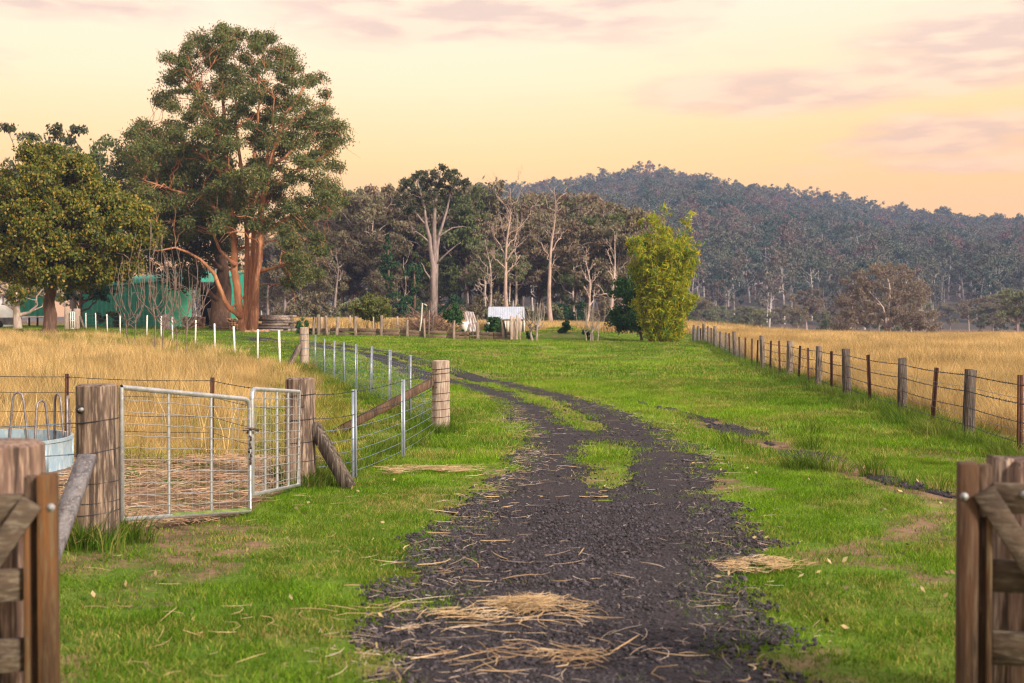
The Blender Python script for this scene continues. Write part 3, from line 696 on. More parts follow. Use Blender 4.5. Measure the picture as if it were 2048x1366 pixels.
# half dry grass mixed in the paddock's greener part and at verges
x, y = sample(9000, 13, 75, -60, 700); zg, zd = zones(x, y); k = in_poly(x, y, PADDOCK) & (fbm(x * .4, y * .4, 90) > .42) & (zd < .5); x, y = x[k], y[k]
scatter('mixed_grass', pts3(x, y), [proto('mixed_tuft', tuft(50, .26, .06, .24, .011, .7, 2), M['grass_mixed']) for _ in range(4)], sc=rng.uniform(.5, 1.4, len(x)), label='half dry grass among the green in the paddock')
# seed-head stalks standing in the right field
x, y = gold_pts(900, 16, 120, 1400, 2150); scatter('seed_stalks', pts3(x, y), [proto('stalk_clump', tuft(7, .25, .8, 1.15, .012, .35, 3), M['grass_gold']) for _ in range(3)], sc=rng.uniform(.8, 1.15, len(x)), label='taller seed stalks standing above the dry grass')

x, y = gold_pts(900, 15, 50, -100, 480); scatter('seed_stalks', pts3(x, y), [proto('stalk_clump', tuft(8, .22, .7, 1.1, .010, .4, 3), M['grass_gold']) for _ in range(3)], sc=rng.uniform(.7, 1.1, len(x)), label='taller seed stalks standing in the dry paddock')
# gravel stones
def stone(s):
    import bmesh
    bm = bmesh.new(); bmesh.ops.create_icosphere(bm, subdivisions=1, radius=s)
    for v in bm.verts: v.co = Vector((v.co.x * rng.uniform(.7, 1.25), v.co.y * rng.uniform(.7, 1.25), v.co.z * rng.uniform(.5, .9)))
    me = bpy.data.meshes.new('stone'); bm.to_mesh(me); bm.free(); me.materials.append(M['stone']); return bpy.data.objects.new('stone', me)
stones = [stone(.010) for _ in range(6)]
def gravel_pts(n, d0, d1):
    x, y = sample(n, d0, d1, 300, 1950); g_, u_, _ = on_gravel(x, y, .04 + np.abs(rng.normal(0, .06, len(x)))); dr = in_drain(x, y); rut = np.exp(-((np.abs(u_) - .62) / .20) ** 2) * (y > 5); k = (g_ & (rng.uniform(0, 1, len(x)) > rut * .62)) | dr; return x[k], y[k]
x1, y1 = gravel_pts(75000, 4.6, 11); x2, y2 = gravel_pts(60000, 11, 26); x, y = np.concatenate([x1, x2]), np.concatenate([y1, y2])
scatter('gravel_stones', pts3(x, y, .024), stones, sc=rng.gamma(3, .27, len(x)).clip(.3, 2.6), tilt=.5, label='loose dark gravel stones on the drive')

# straw: bent stalks lying on the ground
def straw_mesh(C, L, wd, lift, curl=.35, r=rng):
    n = len(C); a = r.uniform(0, 6.283, n); seg = 3; L = L * r.uniform(.4, 1.5, n); cu = r.normal(0, curl, n)
    rows = []
    h0 = r.uniform(0, 1, n) * lift; h1 = r.uniform(0, 1, n) * lift
    for k in range(seg + 1):
        t = k / seg - .5; aa = a + cu * t * 2
        x = C[:, 0] + np.cos(aa) * L * t; y = C[:, 1] + np.sin(aa) * L * t; z = C[:, 2] + h0 + (h1 - h0) * (t + .5) + .008
        nx, ny = -np.sin(aa), np.cos(aa); w_ = wd * (1 if 0 < k < seg else .55)
        rows.append(np.stack([x - nx * w_, y - ny * w_, z - w_ * .3], 1)); rows.append(np.stack([x, y, z + w_ * 1.1], 1)); rows.append(np.stack([x + nx * w_, y + ny * w_, z - w_ * .3], 1))
    V = np.stack(rows, 1); m_ = 3 * (seg + 1); b0 = np.arange(n)[:, None] * m_; Q = []
    for k in range(seg):
        for s in range(2): Q.append(np.concatenate([b0 + 3 * k + s, b0 + 3 * k + s + 1, b0 + 3 * k + s + 4, b0 + 3 * k + s + 3], 1))
    mb = MB(); mb.add(V.reshape(-1, 3), np.concatenate(Q)); return mb
def stuff(name, mb, mat, label): return tag(put(name, mb, mat), label, None, None, 'stuff')
# on the drive, thicker towards the camera and along the left edge
x, y = sample(26000, 4.6, 24, 350, 1800); g_, u, d = on_gravel(x, y, .35)
pr = .80 * sstep(fbm(x * .8 + 9, y * .8, 14), .40, .66) * sstep(y, 9.5, 6.0) * sstep(x, 1.6, .2) + 1.0 * np.exp(-((u + half_width(d) - .12) / .28) ** 2) * sstep(fbm(x * .6, y * .6, 15), .33, .6) + .30 * np.exp(-((u - half_width(d)) / .3) ** 2) + .06
k = g_ & (rng.uniform(0, 1, len(x)) < pr * .8) ; x, y = x[k], y[k]
stuff('straw_litter', straw_mesh(pts3(x, y, .02), .085 * rng.gamma(2, .5, len(x)).clip(.3, 3), .0015, .03, .28), M['straw_grey'], 'pale straw and dry stalks strewn over the gravel drive')
x, y = sample(130, 4.8, 15, 600, 1700); g_, u, d = on_gravel(x, y, .2); k = g_ & ((u < .3) | (y < 7)) & (fbm(x * .6 + 9, y * .6, 14) > .40); x, y = x[k], y[k]
stuff('dry_stalks', straw_mesh(pts3(x, y, .03), .25, .0036, .05, .35), M['straw'], 'thick dry stalks lying across the gravel drive')
# straw on the lawn between posts and drive
x, y = sample(2600, 5, 26, 140, 1100); zg, zd = zones(x, y); g_, u, d = on_gravel(x, y, .0)
k = ~g_ & ~in_poly(x, y, PADDOCK) & (rng.uniform(0, 1, len(x)) < .10 + .8 * sstep(fbm(x * .5, y * .8, 19), .52, .68) * np.exp(-np.abs(u + 1.9) / 1.1)); x, y = x[k], y[k]
stuff('straw_wisps', straw_mesh(pts3(x, y, .05), .15, .0015, .04, .4), M['straw'], 'wisps of straw caught in the lawn grass')
def heap(cx, cy, rx, ry, h, n, L, wd, mat, name, label, rot=0.0):
    a = rng.normal(0, .55, (n * 3, 2)); ex = fbm(a[:, 0] * 2.6 + cx * 7, a[:, 1] * 2.2 + cy * 3, 91) + .12 * np.exp(-(a ** 2).sum(1) * 3); a = a[np.argsort(-ex - rng.uniform(0, .22, len(ex)))[:n]]; r2 = np.exp(-(a ** 2).sum(1) * 1.2); x0 = a[:, 0] * rx; y0 = a[:, 1] * ry
    x = cx + x0 * math.cos(rot) - y0 * math.sin(rot); y = cy + x0 * math.sin(rot) + y0 * math.cos(rot)
    p = pts3(x, y, .02); p[:, 2] += rng.uniform(0, 1, n) ** 1.3 * r2 * h
    return stuff(name, straw_mesh(p, L, wd, .03), mat, label)
heap(.13, 6.95, .31, .17, .06, 400, .17, .0016, M['straw'], 'straw_heap', 'golden heap of straw in the middle of the drive')
heap(-.35, 6.75, .6, .2, .03, 80, .22, .0022, M['straw'], 'straw_heap', 'thin drift of straw beside the golden heap')
heap(.2, 5.95, .6, .22, .03, 70, .22, .0022, M['straw'], 'straw_heap', 'thin drift of straw closest to the wooden gates')
heap(1.70, 8.15, .24, .2, .05, 260, .15, .0016, M['straw'], 'straw_heap', 'pale mound of straw at the grassy edge of the drive')
heap(-1.0, 13.7, .8, .5, .05, 300, .2, .0018, M['straw'], 'straw_heap', 'straw spread on the lawn below the short wire fence')
# hay behind the steel gates
x, y = sample(9000, 8.5, 15.2, 60, 720); zg, zd = zones(x, y); k = in_poly(x, y, PADDOCK) & (rng.uniform(0, 1, len(x)) < .25 + sstep(fbm(x * .5, y * .5, 44), .35, .6)); x, y = x[k], y[k]
stuff('hay_litter', straw_mesh(pts3(x, y, .01), .22, .0036, .07), M['hay'], 'trampled brown hay on the ground behind the steel gates')
# fallen leaves on the near lawn
x, y = sample(900, 4.8, 14, 100, 1950); g_, u, d = on_gravel(x, y, -.2); k = ~g_ & (zones(x, y)[0] < .3) & (rng.uniform(0, 1, len(x)) < .24); x, y = x[k], y[k]
lv = MB(); lv.leaves(pts3(x, y, .05), .048, .026, droop=0.0); stuff('fallen_leaves', lv, M['litter_leaf'], 'pale fallen leaves scattered on the near lawn')

# ================================================================== fences, gates and posts near the camera
def round_post(name, parent, x, y, r, h, mat, seg=18, lean=(0, 0), z0=None, taper=.97, rough=.03, rings=5):
    z0 = tz(x, y) - .25 if z0 is None else z0
    zt = tz(x, y) + h
    mb = MB(); n = 7
    pts = [(x + lean[0] * t, y + lean[1] * t, z0 + (zt - z0) * t) for t in np.linspace(0, 1, n)]
    rr = [r * (1.05 - (1.05 - taper) * t) for t in np.linspace(0, 1, n)]
    pts.append((x + lean[0], y + lean[1], zt + .012)); rr.append(r * taper - .02)
    ph = rng.uniform(0, 6.28, 3)
    mb.tube(pts, rr, seg, True)
    # weathering: long shallow flutes round the trunk
    V = mb.V[0]; c = np.repeat(np.array(pts), seg, 0); d = V - c; a = np.tile(np.arange(seg), len(pts)) * 2 * np.pi / seg
    f = 1 + rough * (np.sin(3 * a + ph[0]) + .7 * np.sin(5 * a + ph[1]) + .5 * np.sin(8 * a + ph[2]))
    mb.V[0] = c + d * f[:, None]
    return put(name, mb, mat, parent, smooth_=False)
def smooth_by_angle(o, deg=45):
    me = o.data; me.polygons.foreach_set('use_smooth', np.ones(len(me.polygons), bool))
    me.set_sharp_from_angle(angle=R(deg))
def ring(mb, x, y, z, r, wd=.0035, n=16, tilt=0.0):
    a = np.linspace(0, 2 * math.pi, n + 1); mb.tube([(x + r * math.cos(t), y + r * math.sin(t), z + tilt * math.cos(t)) for t in a], wd, 4, False)
def sag(a, b, s=.01, n=8):
    a, b = np.array(a, float), np.array(b, float); t = np.linspace(0, 1, n)[:, None]
    p = a + (b - a) * t; p[:, 2] -= s * 4 * (t * (1 - t))[:, 0]; return p
def barbed(mb, pts, r=.0035, step=.14, barb=.016):
    mb.tube(pts, r, 4, False)
    pts = np.asarray(pts); L = np.concatenate([[0], np.cumsum(np.linalg.norm(np.diff(pts, axis=0), axis=1))])
    for s in np.arange(step / 2, L[-1], step):
        p = np.array([np.interp(s, L, pts[:, k]) for k in range(3)]); 
        for q in range(2):
            v = rng.normal(0, 1, 3); v /= np.linalg.norm(v); mb.tube([p - v * barb, p + v * barb], r * .7, 3, False)
def star_picket(h, wd=.03):
    mb = MB()
    for k in range(3):
        a = k * 2 * math.pi / 3 + .5; c, s = math.cos(a), math.sin(a)
        mb.box((c * wd * .45, s * wd * .45, h / 2), (wd * .9, .006, h), Matrix.Rotation(a, 3, 'Z'))
    return mb

# ---- strainer post and strut beside the pair of steel gates (this fence runs out of the frame past the feeder)
p1 = Vector((-3.185, 9.2, tz(-3.185, 9.2)))
f1 = thing('wire_fence', 'short wire fence run ending at the thick weathered gate post with a grey diagonal strut', 'fence', p1)
smooth_by_angle(round_post('strainer_post', f1, p1.x, p1.y, .158, 1.205, M['post_wood'], 24, (.0, 0), taper=.98, rough=.012))
a_, b_ = Vector((-3.20, 9.03, p1.z + .68)), Vector((-3.10, 7.85, p1.z - .02))
put('brace', MB().beam(a_, b_, .135, .06, bev=.005), M['plank_grey'], f1)
put('bolt', MB().tube([(-3.268, 9.05, p1.z + 1.03), (-3.228, 9.0, p1.z + 1.04)], .014, 8), M['bolt_steel'], f1)
put('bolt_hole', MB().tube([(-3.265, 9.06, p1.z + 1.035), (-3.255, 9.042, p1.z + 1.035)], .034, 10), M['dark_inside'], f1)  # near-black disc standing in for the shaded hole
for k, (z, t_) in enumerate(((.94, .02), (.70, .03), (.47, .012), (.32, .012), (.235, .02), (.07, .01))):
    mb = MB(); ring(mb, p1.x, p1.y, p1.z + z, .163, .0042 if k in (0, 1, 4) else .003, 20, t_); put('tie_wire', mb, M['wire_dark'], f1)
for z, z2 in ((.94, .92), (.70, .70), (.47, .46), (.235, .22)):
    mb = MB(); barbed(mb, sag((p1.x - .15, p1.y, p1.z + z - .02), (-5.6, 8.6, z2 - .02), .03), .004, .13, .012); put('wire', mb, M['wire_blue'], f1)

# ---- steel mesh gates
def mesh_gate(label, corners, nstile, nh, nv, latch=None):
    """corners: top/bottom points at the hinge end then at the free end"""
    t0, b0, t1, b1 = (Vector(c) for c in corners)
    g = thing('steel_gate', label, 'gate', b0, 'pair of galvanised mesh gates')
    r = .021; mb = MB(); pts = []
    def lerp(a, b, t): return a + (b - a) * t
    def arc(c0, c1, c2):      # rounded corner
        return [c0 * (1 - t) ** 2 + c1 * 2 * t * (1 - t) + c2 * t * t for t in np.linspace(0, 1, 6)]
    rad = .09; ex = (t1 - t0).normalized(); ez = (b0 - t0).normalized()
    loop = [t0] + arc(t1 - ex * rad, t1, t1 + (b1 - t1).normalized() * rad) + [b1] + [b0]
    if nstile < 0: loop = arc(t0 + ez * rad, t0, t0 + ex * rad) + [t1] + [b1, b0]
    mb.tube(loop + [loop[0]], r, 10, False); o = put('frame', mb, M['galv'], g); smooth_by_angle(o, 60)
    for s in range(abs(nstile)):
        t = (s + 1) / (abs(nstile) + 1); mb = MB(); mb.tube([lerp(t0, t1, t), lerp(b0, b1, t)], .013, 8); smooth_by_angle(put('upright', mb, M['galv'], g), 60)
    hz = np.linspace(0, 1, nh + 2)[1:-1]
    off = Vector((ex.y, -ex.x, 0)) * .016
    for t in hz:
        pts = [lerp(lerp(t0, b0, t), lerp(t1, b1, t), q) + off + Vector((0, 0, .006 * math.sin(q * 37 + t * 11))) for q in np.linspace(0, 1, 12)]
        put('mesh_wire', MB().tube(pts, .0032, 4, False), M['galv'], g)
    mb = MB()
    for t in np.linspace(0, 1, nv + 2)[1:-1]: mb.tube([lerp(t0, t1, t) + off, lerp(b0, b1, t) + off], .0016, 3, False)
    put('mesh_verticals', mb, M['galv'], g, kind='stuff'); return g
g1 = mesh_gate('longer galvanised mesh gate hung from the thick weathered post, lower rail green with moss',
               ((-3.03, 9.30, 1.178), (-3.03, 9.30, .150), (-2.365, 10.80, .985), (-2.365, 10.80, -.02)), 2, 10, 17)
g2 = mesh_gate('narrower galvanised mesh gate hung from the second post, its top corner rounded',
               ((-2.355, 10.86, 1.075), (-2.355, 10.86, .115), (-2.185, 12.28, .968), (-2.185, 12.28, .010)), -3, 11, 17)
mb = MB()
for k in range(9): mb.tube([(-2.36 + rng.normal(0, .012), 10.79 + rng.normal(0, .012), .70 - k * .035 + .02), (-2.36 + rng.normal(0, .012), 10.78, .70 - k * .035 - .02)], .010, 5)
mb.tube([(-2.42, 10.77, .71), (-2.34, 10.77, .725), (-2.29, 10.83, .70)], .012, 6); put('latch_chain', mb, M['iron'], g1)
put('hinge', MB().tube([(-2.19, 12.28, .80), (-2.16, 12.42, .81)], .014, 6), M['iron'], g2)
# moss line on the lower rail of the long gate
mb = MB(); mb.tube([Vector((-3.03, 9.30, .158)).lerp(Vector((-2.365, 10.80, -.012)), t) for t in np.linspace(.35, 1, 8)], .019, 8); put('moss', mb, mat_surface('green_moss', ((.16, .22, .05), (.10, .15, .035)), 12), g1)

# ---- short fence: second gate post to the corner post
p2 = Vector((-2.255, 12.75, tz(-2.255, 12.75))); p3 = Vector((-1.11, 18.75, tz(-1.11, 18.75)))
f2 = thing('wire_fence', 'short barbed wire fence with two steel pickets between the second gate post and corner post', 'fence', p2)
smooth_by_angle(round_post('strainer_post', f2, p2.x, p2.y, .158, 1.145, M['post_wood'], 24, rough=.012))
put('brace', MB().beam((p2.x + .14, p2.y - .02, p2.z + .66), (p2.x + .56, p2.y - .25, p2.z + .02), .09, .135, bev=.005), M['post_grey'], f2)
def on_line(px, a, b):      # where the plan line a-b is seen in column px
    k = (px - CX) / F; (x0, y0), (x1, y1) = a, b; t = (k * y0 - x0) / ((x1 - x0) - k * (y1 - y0)); return x0 + (x1 - x0) * t, y0 + (y1 - y0) * t
pk = star_picket(1.25, .036).mesh('picket', M['picket_steel'])
f2a, f2b = (-2.15, 12.8), (-1.15, 18.7)
f2p = [(-1.755, 13.35), (-1.40, 15.35)]
for x, y in f2p: inst('picket', pk, f2, (x, y, tz(x, y) - .3), (0, 0, rng.uniform(0, 2)), (1, 1, 1.04))
def runs(zs, chain, mat, f, s=.012, rr=.0034, barb=None):
    for z in zs:
        pts = []
        for (xa, ya), (xb, yb) in zip(chain[:-1], chain[1:]):
            p = sag((xa, ya, tz(xa, ya) + z), (xb, yb, tz(xb, yb) + z), s, 6); pts.extend(p[:-1])
        pts.append(np.array((chain[-1][0], chain[-1][1], tz(*chain[-1]) + z)))
        mb = MB()
        if barb: barbed(mb, pts, rr, *barb)
        else: mb.tube(pts, rr, 4, False)
        put('wire', mb, mat, f)
ch2 = [(p2.x + .1, p2.y), f2p[0], f2p[1], (p3.x - .05, p3.y - .1)]
runs((.98, .72), ch2, M['wire_dark'], f2, .015, .0042, (.15, .014)); runs((.58, .45, .32, .2, .09), ch2, M['wire_blue'], f2, .012, .0036)
for z in (.98, .72, .48, .28): mb = MB(); ring(mb, p2.x, p2.y, p2.z + z, .165, .004, 20, .01); put('tie_wire', mb, M['wire_dark'], f2)

# ---- mesh fence: corner post to the far strainer beside the track
pf = Vector((-6.93, 40.0, tz(-6.93, 40.0)))
f3 = thing('mesh_fence', 'stock mesh fence on bright steel pickets running beside the curving drive', 'fence', p3)
smooth_by_angle(round_post('strainer_post', f3, p3.x, p3.y, .138, 1.12, M['post_pale'], 22, rough=.010))
smooth_by_angle(round_post('strainer_post', f3, pf.x, pf.y, .15, 1.32, M['post_pale'], 16))
put('brace', MB().beam((p3.x - .12, p3.y - .05, p3.z + .80), (p3.x - 1.62, p3.y - .6, p3.z + .03), .11, .12, bev=.01), M['gate_wood'], f3)
put('brace', MB().beam((pf.x - .12, pf.y - .1, pf.z + .72), (pf.x - .42, pf.y - .6, pf.z + .02), .16, .13, bev=.01), M['post_grey'], f3)
la, lb = (p3.x - .06, p3.y + .1), (pf.x + .15, pf.y)
spots = [on_line(px, la, lb) for px in (820, 779, 742, 713, 688, 667, 648, 631)]
for x, y in spots: inst('picket', pk, f3, (x, y, tz(x, y) - .12), (rng.normal(0, .012), rng.normal(0, .012), rng.uniform(0, 2)), (.9, .9, 1.0))
ch3 = [la] + spots + [lb]
runs((1.10, .92, .78, .65, .53, .42, .32, .22, .12), ch3, M['wire_blue'], f3, .008, .0036)
mb = MB(); L = math.dist(la, lb)
for s in np.arange(.2, L, .22):
    x = la[0] + (lb[0] - la[0]) * s / L; y = la[1] + (lb[1] - la[1]) * s / L; z = tz(x, y); mb.tube([(x, y, z + .10), (x, y, z + .93)], .0019, 3, False)
put('mesh_verticals', mb, M['wire_blue'], f3, kind='stuff')
for z in (1.0, .93, .80, .62, .50, .37, .25, .08): mb = MB(); ring(mb, p3.x, p3.y, p3.z + z, .145, .0042, 20, .012); put('tie_wire', mb, M['wire_dark'], f3)
for z in (1.1, .9, .62, .4): mb = MB(); ring(mb, pf.x, pf.y, pf.z + z, .158, .008, 14, .01); put('tie_wire', mb, M['wire_blue'], f3)

# ---- white picket fence going off to the sheds
f4 = thing('picket_wire_fence', 'thin wire fence on evenly spaced white steel pickets in front of the big gum', 'fence', (pf.x, pf.y, pf.z))
wline = [(560, 42.3), (515, 44.2), (470, 46.6), (430, 50), (390, 55), (345, 61), (322, 62.5), (293, 65), (240, 70), (215, 74), (192, 78), (172, 82)]
wpk = MB().box((0, 0, .70), (.062, .05, 1.4)).mesh('picket', M['picket_white'])
ch4 = [(pf.x - .1, pf.y)]
for px, d in wline:
    g = G(px, d); ch4.append((g.x, g.y)); inst('picket', wpk, f4, (g.x, g.y, g.z - .25), (rng.normal(0, .015), rng.normal(0, .02), rng.normal(0, .2)), (rng.uniform(.9, 1.1), 1, rng.uniform(.97, 1.05)))
runs((1.08, .85, .62, .40, .18), ch4, M['wire'], f4, .01, .004)
# timber posts and narrow gate at its far end
for k, (px, lab) in enumerate(((136, 'squat pale timber post beside the small white gate, its near face split'), (154, 'squat pale timber post with a leaning stay beside the small white gate'))):
    g = G(px, 84); o = thing('gate_post', lab, 'post', g); mbp = MB(); mbp.box((g.x, g.y, g.z + .6), (.40, .34, 1.75), None, .04, .006); put('post', mbp, M['post_pale'], o)
    if k: put('stay', MB().beam((g.x + .2, g.y, g.z + .95), (g.x + .62, g.y - .2, g.z), .14, .12), M['post_grey'], o)
a_, b_ = G(141.5, 83.7), G(148.5, 83.7)
o = thing('yard_gate', 'small white tube gate standing between two squat timber posts', 'gate', a_)
mb = MB()
for q in (a_, (a_ + b_) / 2, b_): mb.tube([(q.x, q.y, q.z + .1), (q.x, q.y, q.z + 1.25)], .03, 6)
for z in (.1, .65, 1.25): mb.tube([(a_.x, a_.y, a_.z + z), (b_.x, b_.y, b_.z + z)], .025, 6)
put('frame', mb, M['picket_white'], o)

# ---- barbed wire fence across the dry paddock behind the feeder
f5 = thing('barbed_wire_fence', 'sagging two strand barbed wire fence with thin rusty pickets behind the steel gates', 'fence', (-3.78, 15.1, tz(-3.78, 15.1)))
rp = star_picket(1.12, .034).mesh('picket', M['picket_rust'])
ch5 = [(p2.x - .1, p2.y + .1)]
for px, d in ((422, 15.1), (132, 15.6), (-160, 16.2)):
    x = (px - CX) / F * d; ch5.append((x, d)); inst('picket', rp, f5, (x, d, tz(x, d) - .08), (0, rng.normal(0, .02), 1.0))
runs((1.0,), ch5, M['wire_dark'], f5, .02, .0040, (.14, .013)); runs((.80, .55, .35), ch5, M['wire_dark'], f5, .03, .0034)

# ---- timber post and barbed wire fence along the dry field
def fd(px): return 2400 * 4.92 / (px - 1240)
f6 = thing('post_and_wire_fence', 'long barbed wire fence on grey split posts and rusty pickets beside the dry field', 'fence', (fence_x(17), 17, 0))
def split_post(h, wx, wy, seed):
    r = np.random.default_rng(seed); mb = MB(); n = 6; sg = 8; V = []
    base_ = np.array([(-1, -.8), (-.3, -1), (.6, -.95), (1, -.5), (.95, .6), (.4, 1), (-.5, .95), (-1, .5)]) + r.normal(0, .08, (8, 2))
    for k in range(n):
        t = k / (n - 1); sc_ = 1.06 - .1 * t + r.normal(0, .012); V.append(np.column_stack([base_[:, 0] * wx / 2 * sc_ + r.normal(0, .004, 8), base_[:, 1] * wy / 2 * sc_ + r.normal(0, .004, 8), np.full(8, h * t) + (r.normal(0, .012, 8) if k == n - 1 else 0)]))
    Q = [(k * 8 + i, k * 8 + (i + 1) % 8, (k + 1) * 8 + (i + 1) % 8, (k + 1) * 8 + i) for k in range(n - 1) for i in range(8)]
    T = [((n - 1) * 8, (n - 1) * 8 + i, (n - 1) * 8 + i + 1) for i in range(1, 7)]
    mb.add(np.concatenate(V), Q, T); return mb
sp_ = [split_post(1.4, .155, .13, s).mesh('post', M['post_grey']) for s in range(5)]
rp6 = star_picket(1.28, .045).mesh('picket', M['picket_rust'])
timber = [2150, 1935, 1803, 1695, 1638, 1580, 1528, 1471, 1430, 1408, 1395, 1387]
steel = [2040, 1863, 1743, 1665, 1617, 1598, 1560, 1541, 1515, 1503, 1490, 1480, 1460, 1450, 1440, 1423, 1415, 1402]
hts = {1935: 1.0, 1803: 1.03, 1695: 1.07, 1638: 1.04, 1580: 1.10, 1528: 1.16, 1471: 1.15}
ch6 = []
for px in timber:
    d = fd(px); x = float(fence_x(d)); z = tz(x, d); h = hts.get(px, 1.15)
    inst('post', sp_[px % 5], f6, (x, d, z + h - 1.4), (rng.normal(0, .03), rng.normal(0, .03), rng.uniform(-.5, .5) + (0, math.pi)[px % 2]), (1, 1, 1)); ch6.append((x, d))
for px in steel:
    d = fd(px); x = float(fence_x(d)); z = tz(x, d)
    inst('picket', rp6, f6, (x, d, z + 1.0 + rng.normal(0, .02) - 1.28), (rng.normal(0, .02), rng.normal(0, .035), rng.uniform(0, 2)))
ch6 = sorted(ch6 + [(float(fence_x(9)), 9.0)], key=lambda q: q[1])
chn = [q for q in ch6 if q[1] < 48]; chf = [q for q in ch6 if q[1] >= 46]
for z, rr in ((.93, .0055), (.70, .0055), (.47, .005), (.22, .005)):
    runs((z,), chn, M['wire_dark'], f6, .025, rr, (.13, .018)); runs((z,), chf, M['wire'], f6, .02, .007)
runs((.76, .36, .10), chn, M['wire'], f6, .02, .0032)
mb = MB()
for s in np.arange(48, 82, .3): x = float(fence_x(s)); z = tz(x, s); mb.tube([(x, s, z + .05), (x, s, z + .92)], .006, 3, False)
put('mesh_verticals', mb, M['wire'], f6, kind='stuff')

# ---- wooden gates standing open in the foreground
def wooden_gate(label, sx, d, side, ztop, sm):
    """sx: world x of the stile's middle; side -1/+1: which way the gate runs"""
    g = thing('wooden_gate', label, 'gate', (sx, d, .08), 'pair of wooden farm gates')
    rot = Matrix.Rotation(R(-14) * side, 3, 'Z')            # swings a little towards the camera at its far end
    o = Vector((sx, d, 0))
    def W(u, v, z): return o + rot @ Vector((u * side, v, 0)) + Vector((0, 0, z))
    def bx(name, u0, u1, v0, v1, z0, z1, mat, bev=.006):
        mb = MB(); c = W((u0 + u1) / 2, (v0 + v1) / 2, (z0 + z1) / 2); mb.box(c, (abs(u1 - u0), abs(v1 - v0), z1 - z0), rot, bev); return put(name, mb, mat, g)
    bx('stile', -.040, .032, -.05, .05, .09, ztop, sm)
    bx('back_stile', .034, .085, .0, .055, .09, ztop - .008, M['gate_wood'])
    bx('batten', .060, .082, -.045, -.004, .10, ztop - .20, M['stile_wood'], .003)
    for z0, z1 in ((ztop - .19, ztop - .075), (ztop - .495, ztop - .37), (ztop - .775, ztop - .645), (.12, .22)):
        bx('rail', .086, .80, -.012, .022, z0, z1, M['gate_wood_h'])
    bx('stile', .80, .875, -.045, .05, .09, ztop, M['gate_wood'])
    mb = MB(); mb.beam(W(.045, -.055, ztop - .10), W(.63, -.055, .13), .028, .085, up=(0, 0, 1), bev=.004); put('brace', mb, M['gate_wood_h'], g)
    for u, z in ((-.022, ztop - .125), (.20, ztop - .115), (.30, ztop - .72), (.28, ztop - .43)):
        mb = MB(); mb.tube([W(u, -.014 if u > 0 else -.052, z), W(u, -.028 if u > 0 else -.062, z)], .009, 8); mb.tube([W(u, -.011 if u > 0 else -.050, z), W(u, -.018 if u > 0 else -.054, z)], .016, 10); put('bolt', mb, M['bolt_steel'], g)
    return g
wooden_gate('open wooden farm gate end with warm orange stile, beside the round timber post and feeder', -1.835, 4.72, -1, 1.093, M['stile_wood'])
wooden_gate('open dark wooden farm gate end standing before the square timber post and dry field fence', 1.762, 4.62, 1, 1.150, M['gate_backlit'])
# the timber posts behind them
o = thing('timber_post', 'massive round reddish timber post behind the orange stiled wooden gate', 'post', (-2.20, 5.12, 0))
smooth_by_angle(round_post('post', o, -2.225, 5.14, .215, 1.165, M['gatepost_wood'], 28, rough=.012), 40)
o = thing('timber_post', 'massive square hewn timber post behind the dark wooden gate', 'post', (2.24, 5.0, 0))
mb = MB(); mb.box((2.27, 5.02, .465), (.46, .30, 1.30), Matrix.Rotation(R(6), 3, 'Z'), .02, .004); put('post', mb, M['gatepost_wood'], o)
mb = MB(); mb.box((2.03, 4.99, .40), (.07, .12, 1.46), Matrix.Rotation(R(6), 3, 'Z'), .01, .003); put('slab', mb, M['post_wood'], o)
mb = MB(); mb.box((2.20, 4.845, .62), (.20, .03, .16), Matrix.Rotation(R(6), 3, 'Z'), .01); put('plate', mb, M['gate_wood'], o)

# ---- galvanised hay feeder with bent bars
fx, fy = -6.12, 13.6; fz = tz(fx, fy)
o = thing('hay_feeder', 'round galvanised hay feeder with bent iron bars standing up from its rim', 'feeder', (fx, fy, fz))
mb = MB(); n = 48; Rr = 1.06; a = np.arange(n) * 2 * np.pi / n; rows = [(Rr, .0), (Rr, .06), (Rr + .008, .07), (Rr, .08), (Rr, .38), (Rr + .018, .385), (Rr + .018, .42), (Rr - .012, .42), (Rr - .012, .0)]
V = np.concatenate([np.column_stack([fx + r_ * np.cos(a), fy + r_ * np.sin(a), np.full(n, fz + z)]) for r_, z in rows])
Q = [(k * n + i, k * n + (i + 1) % n, (k + 1) * n + (i + 1) % n, (k + 1) * n + i) for k in range(len(rows) - 1) for i in range(n)]
mb.add(V, Q); smooth_by_angle(put('tub', mb, M['galv_dull'], o), 40)
for k in range(10):
    t = k * 2 * math.pi / 10 + .22; rr = Rr - .02; wv = .115
    mb = MB(); pts = []
    for s in np.linspace(0, 1, 17):
        if s < .38: u, z = -wv + .045 * (s / .38), .30 + .48 * (s / .38)
        elif s > .62: u, z = wv - .045 * ((1 - s) / .38), .30 + .48 * ((1 - s) / .38)
        else:
            q = (s - .38) / .24 * math.pi; u, z = -(wv - .045) * math.cos(q), .78 + .09 * math.sin(q)
        aa = t + u / rr; ri = rr - .03 * (z - .3); pts.append((fx + ri * math.cos(aa), fy + ri * math.sin(aa), fz + z))
    mb.tube(pts, .0145, 8); smooth_by_angle(put('bent_bar', mb, M['loop_iron'], o), 60)
for k in range(8): t = k * 2 * math.pi / 8 + .4; put('seam_strap', MB().box((fx + (Rr + .004) * math.cos(t), fy + (Rr + .004) * math.sin(t), fz + .20), (.02, .05, .36), Matrix.Rotation(t, 3, 'Z')), M['galv_dull'], o)

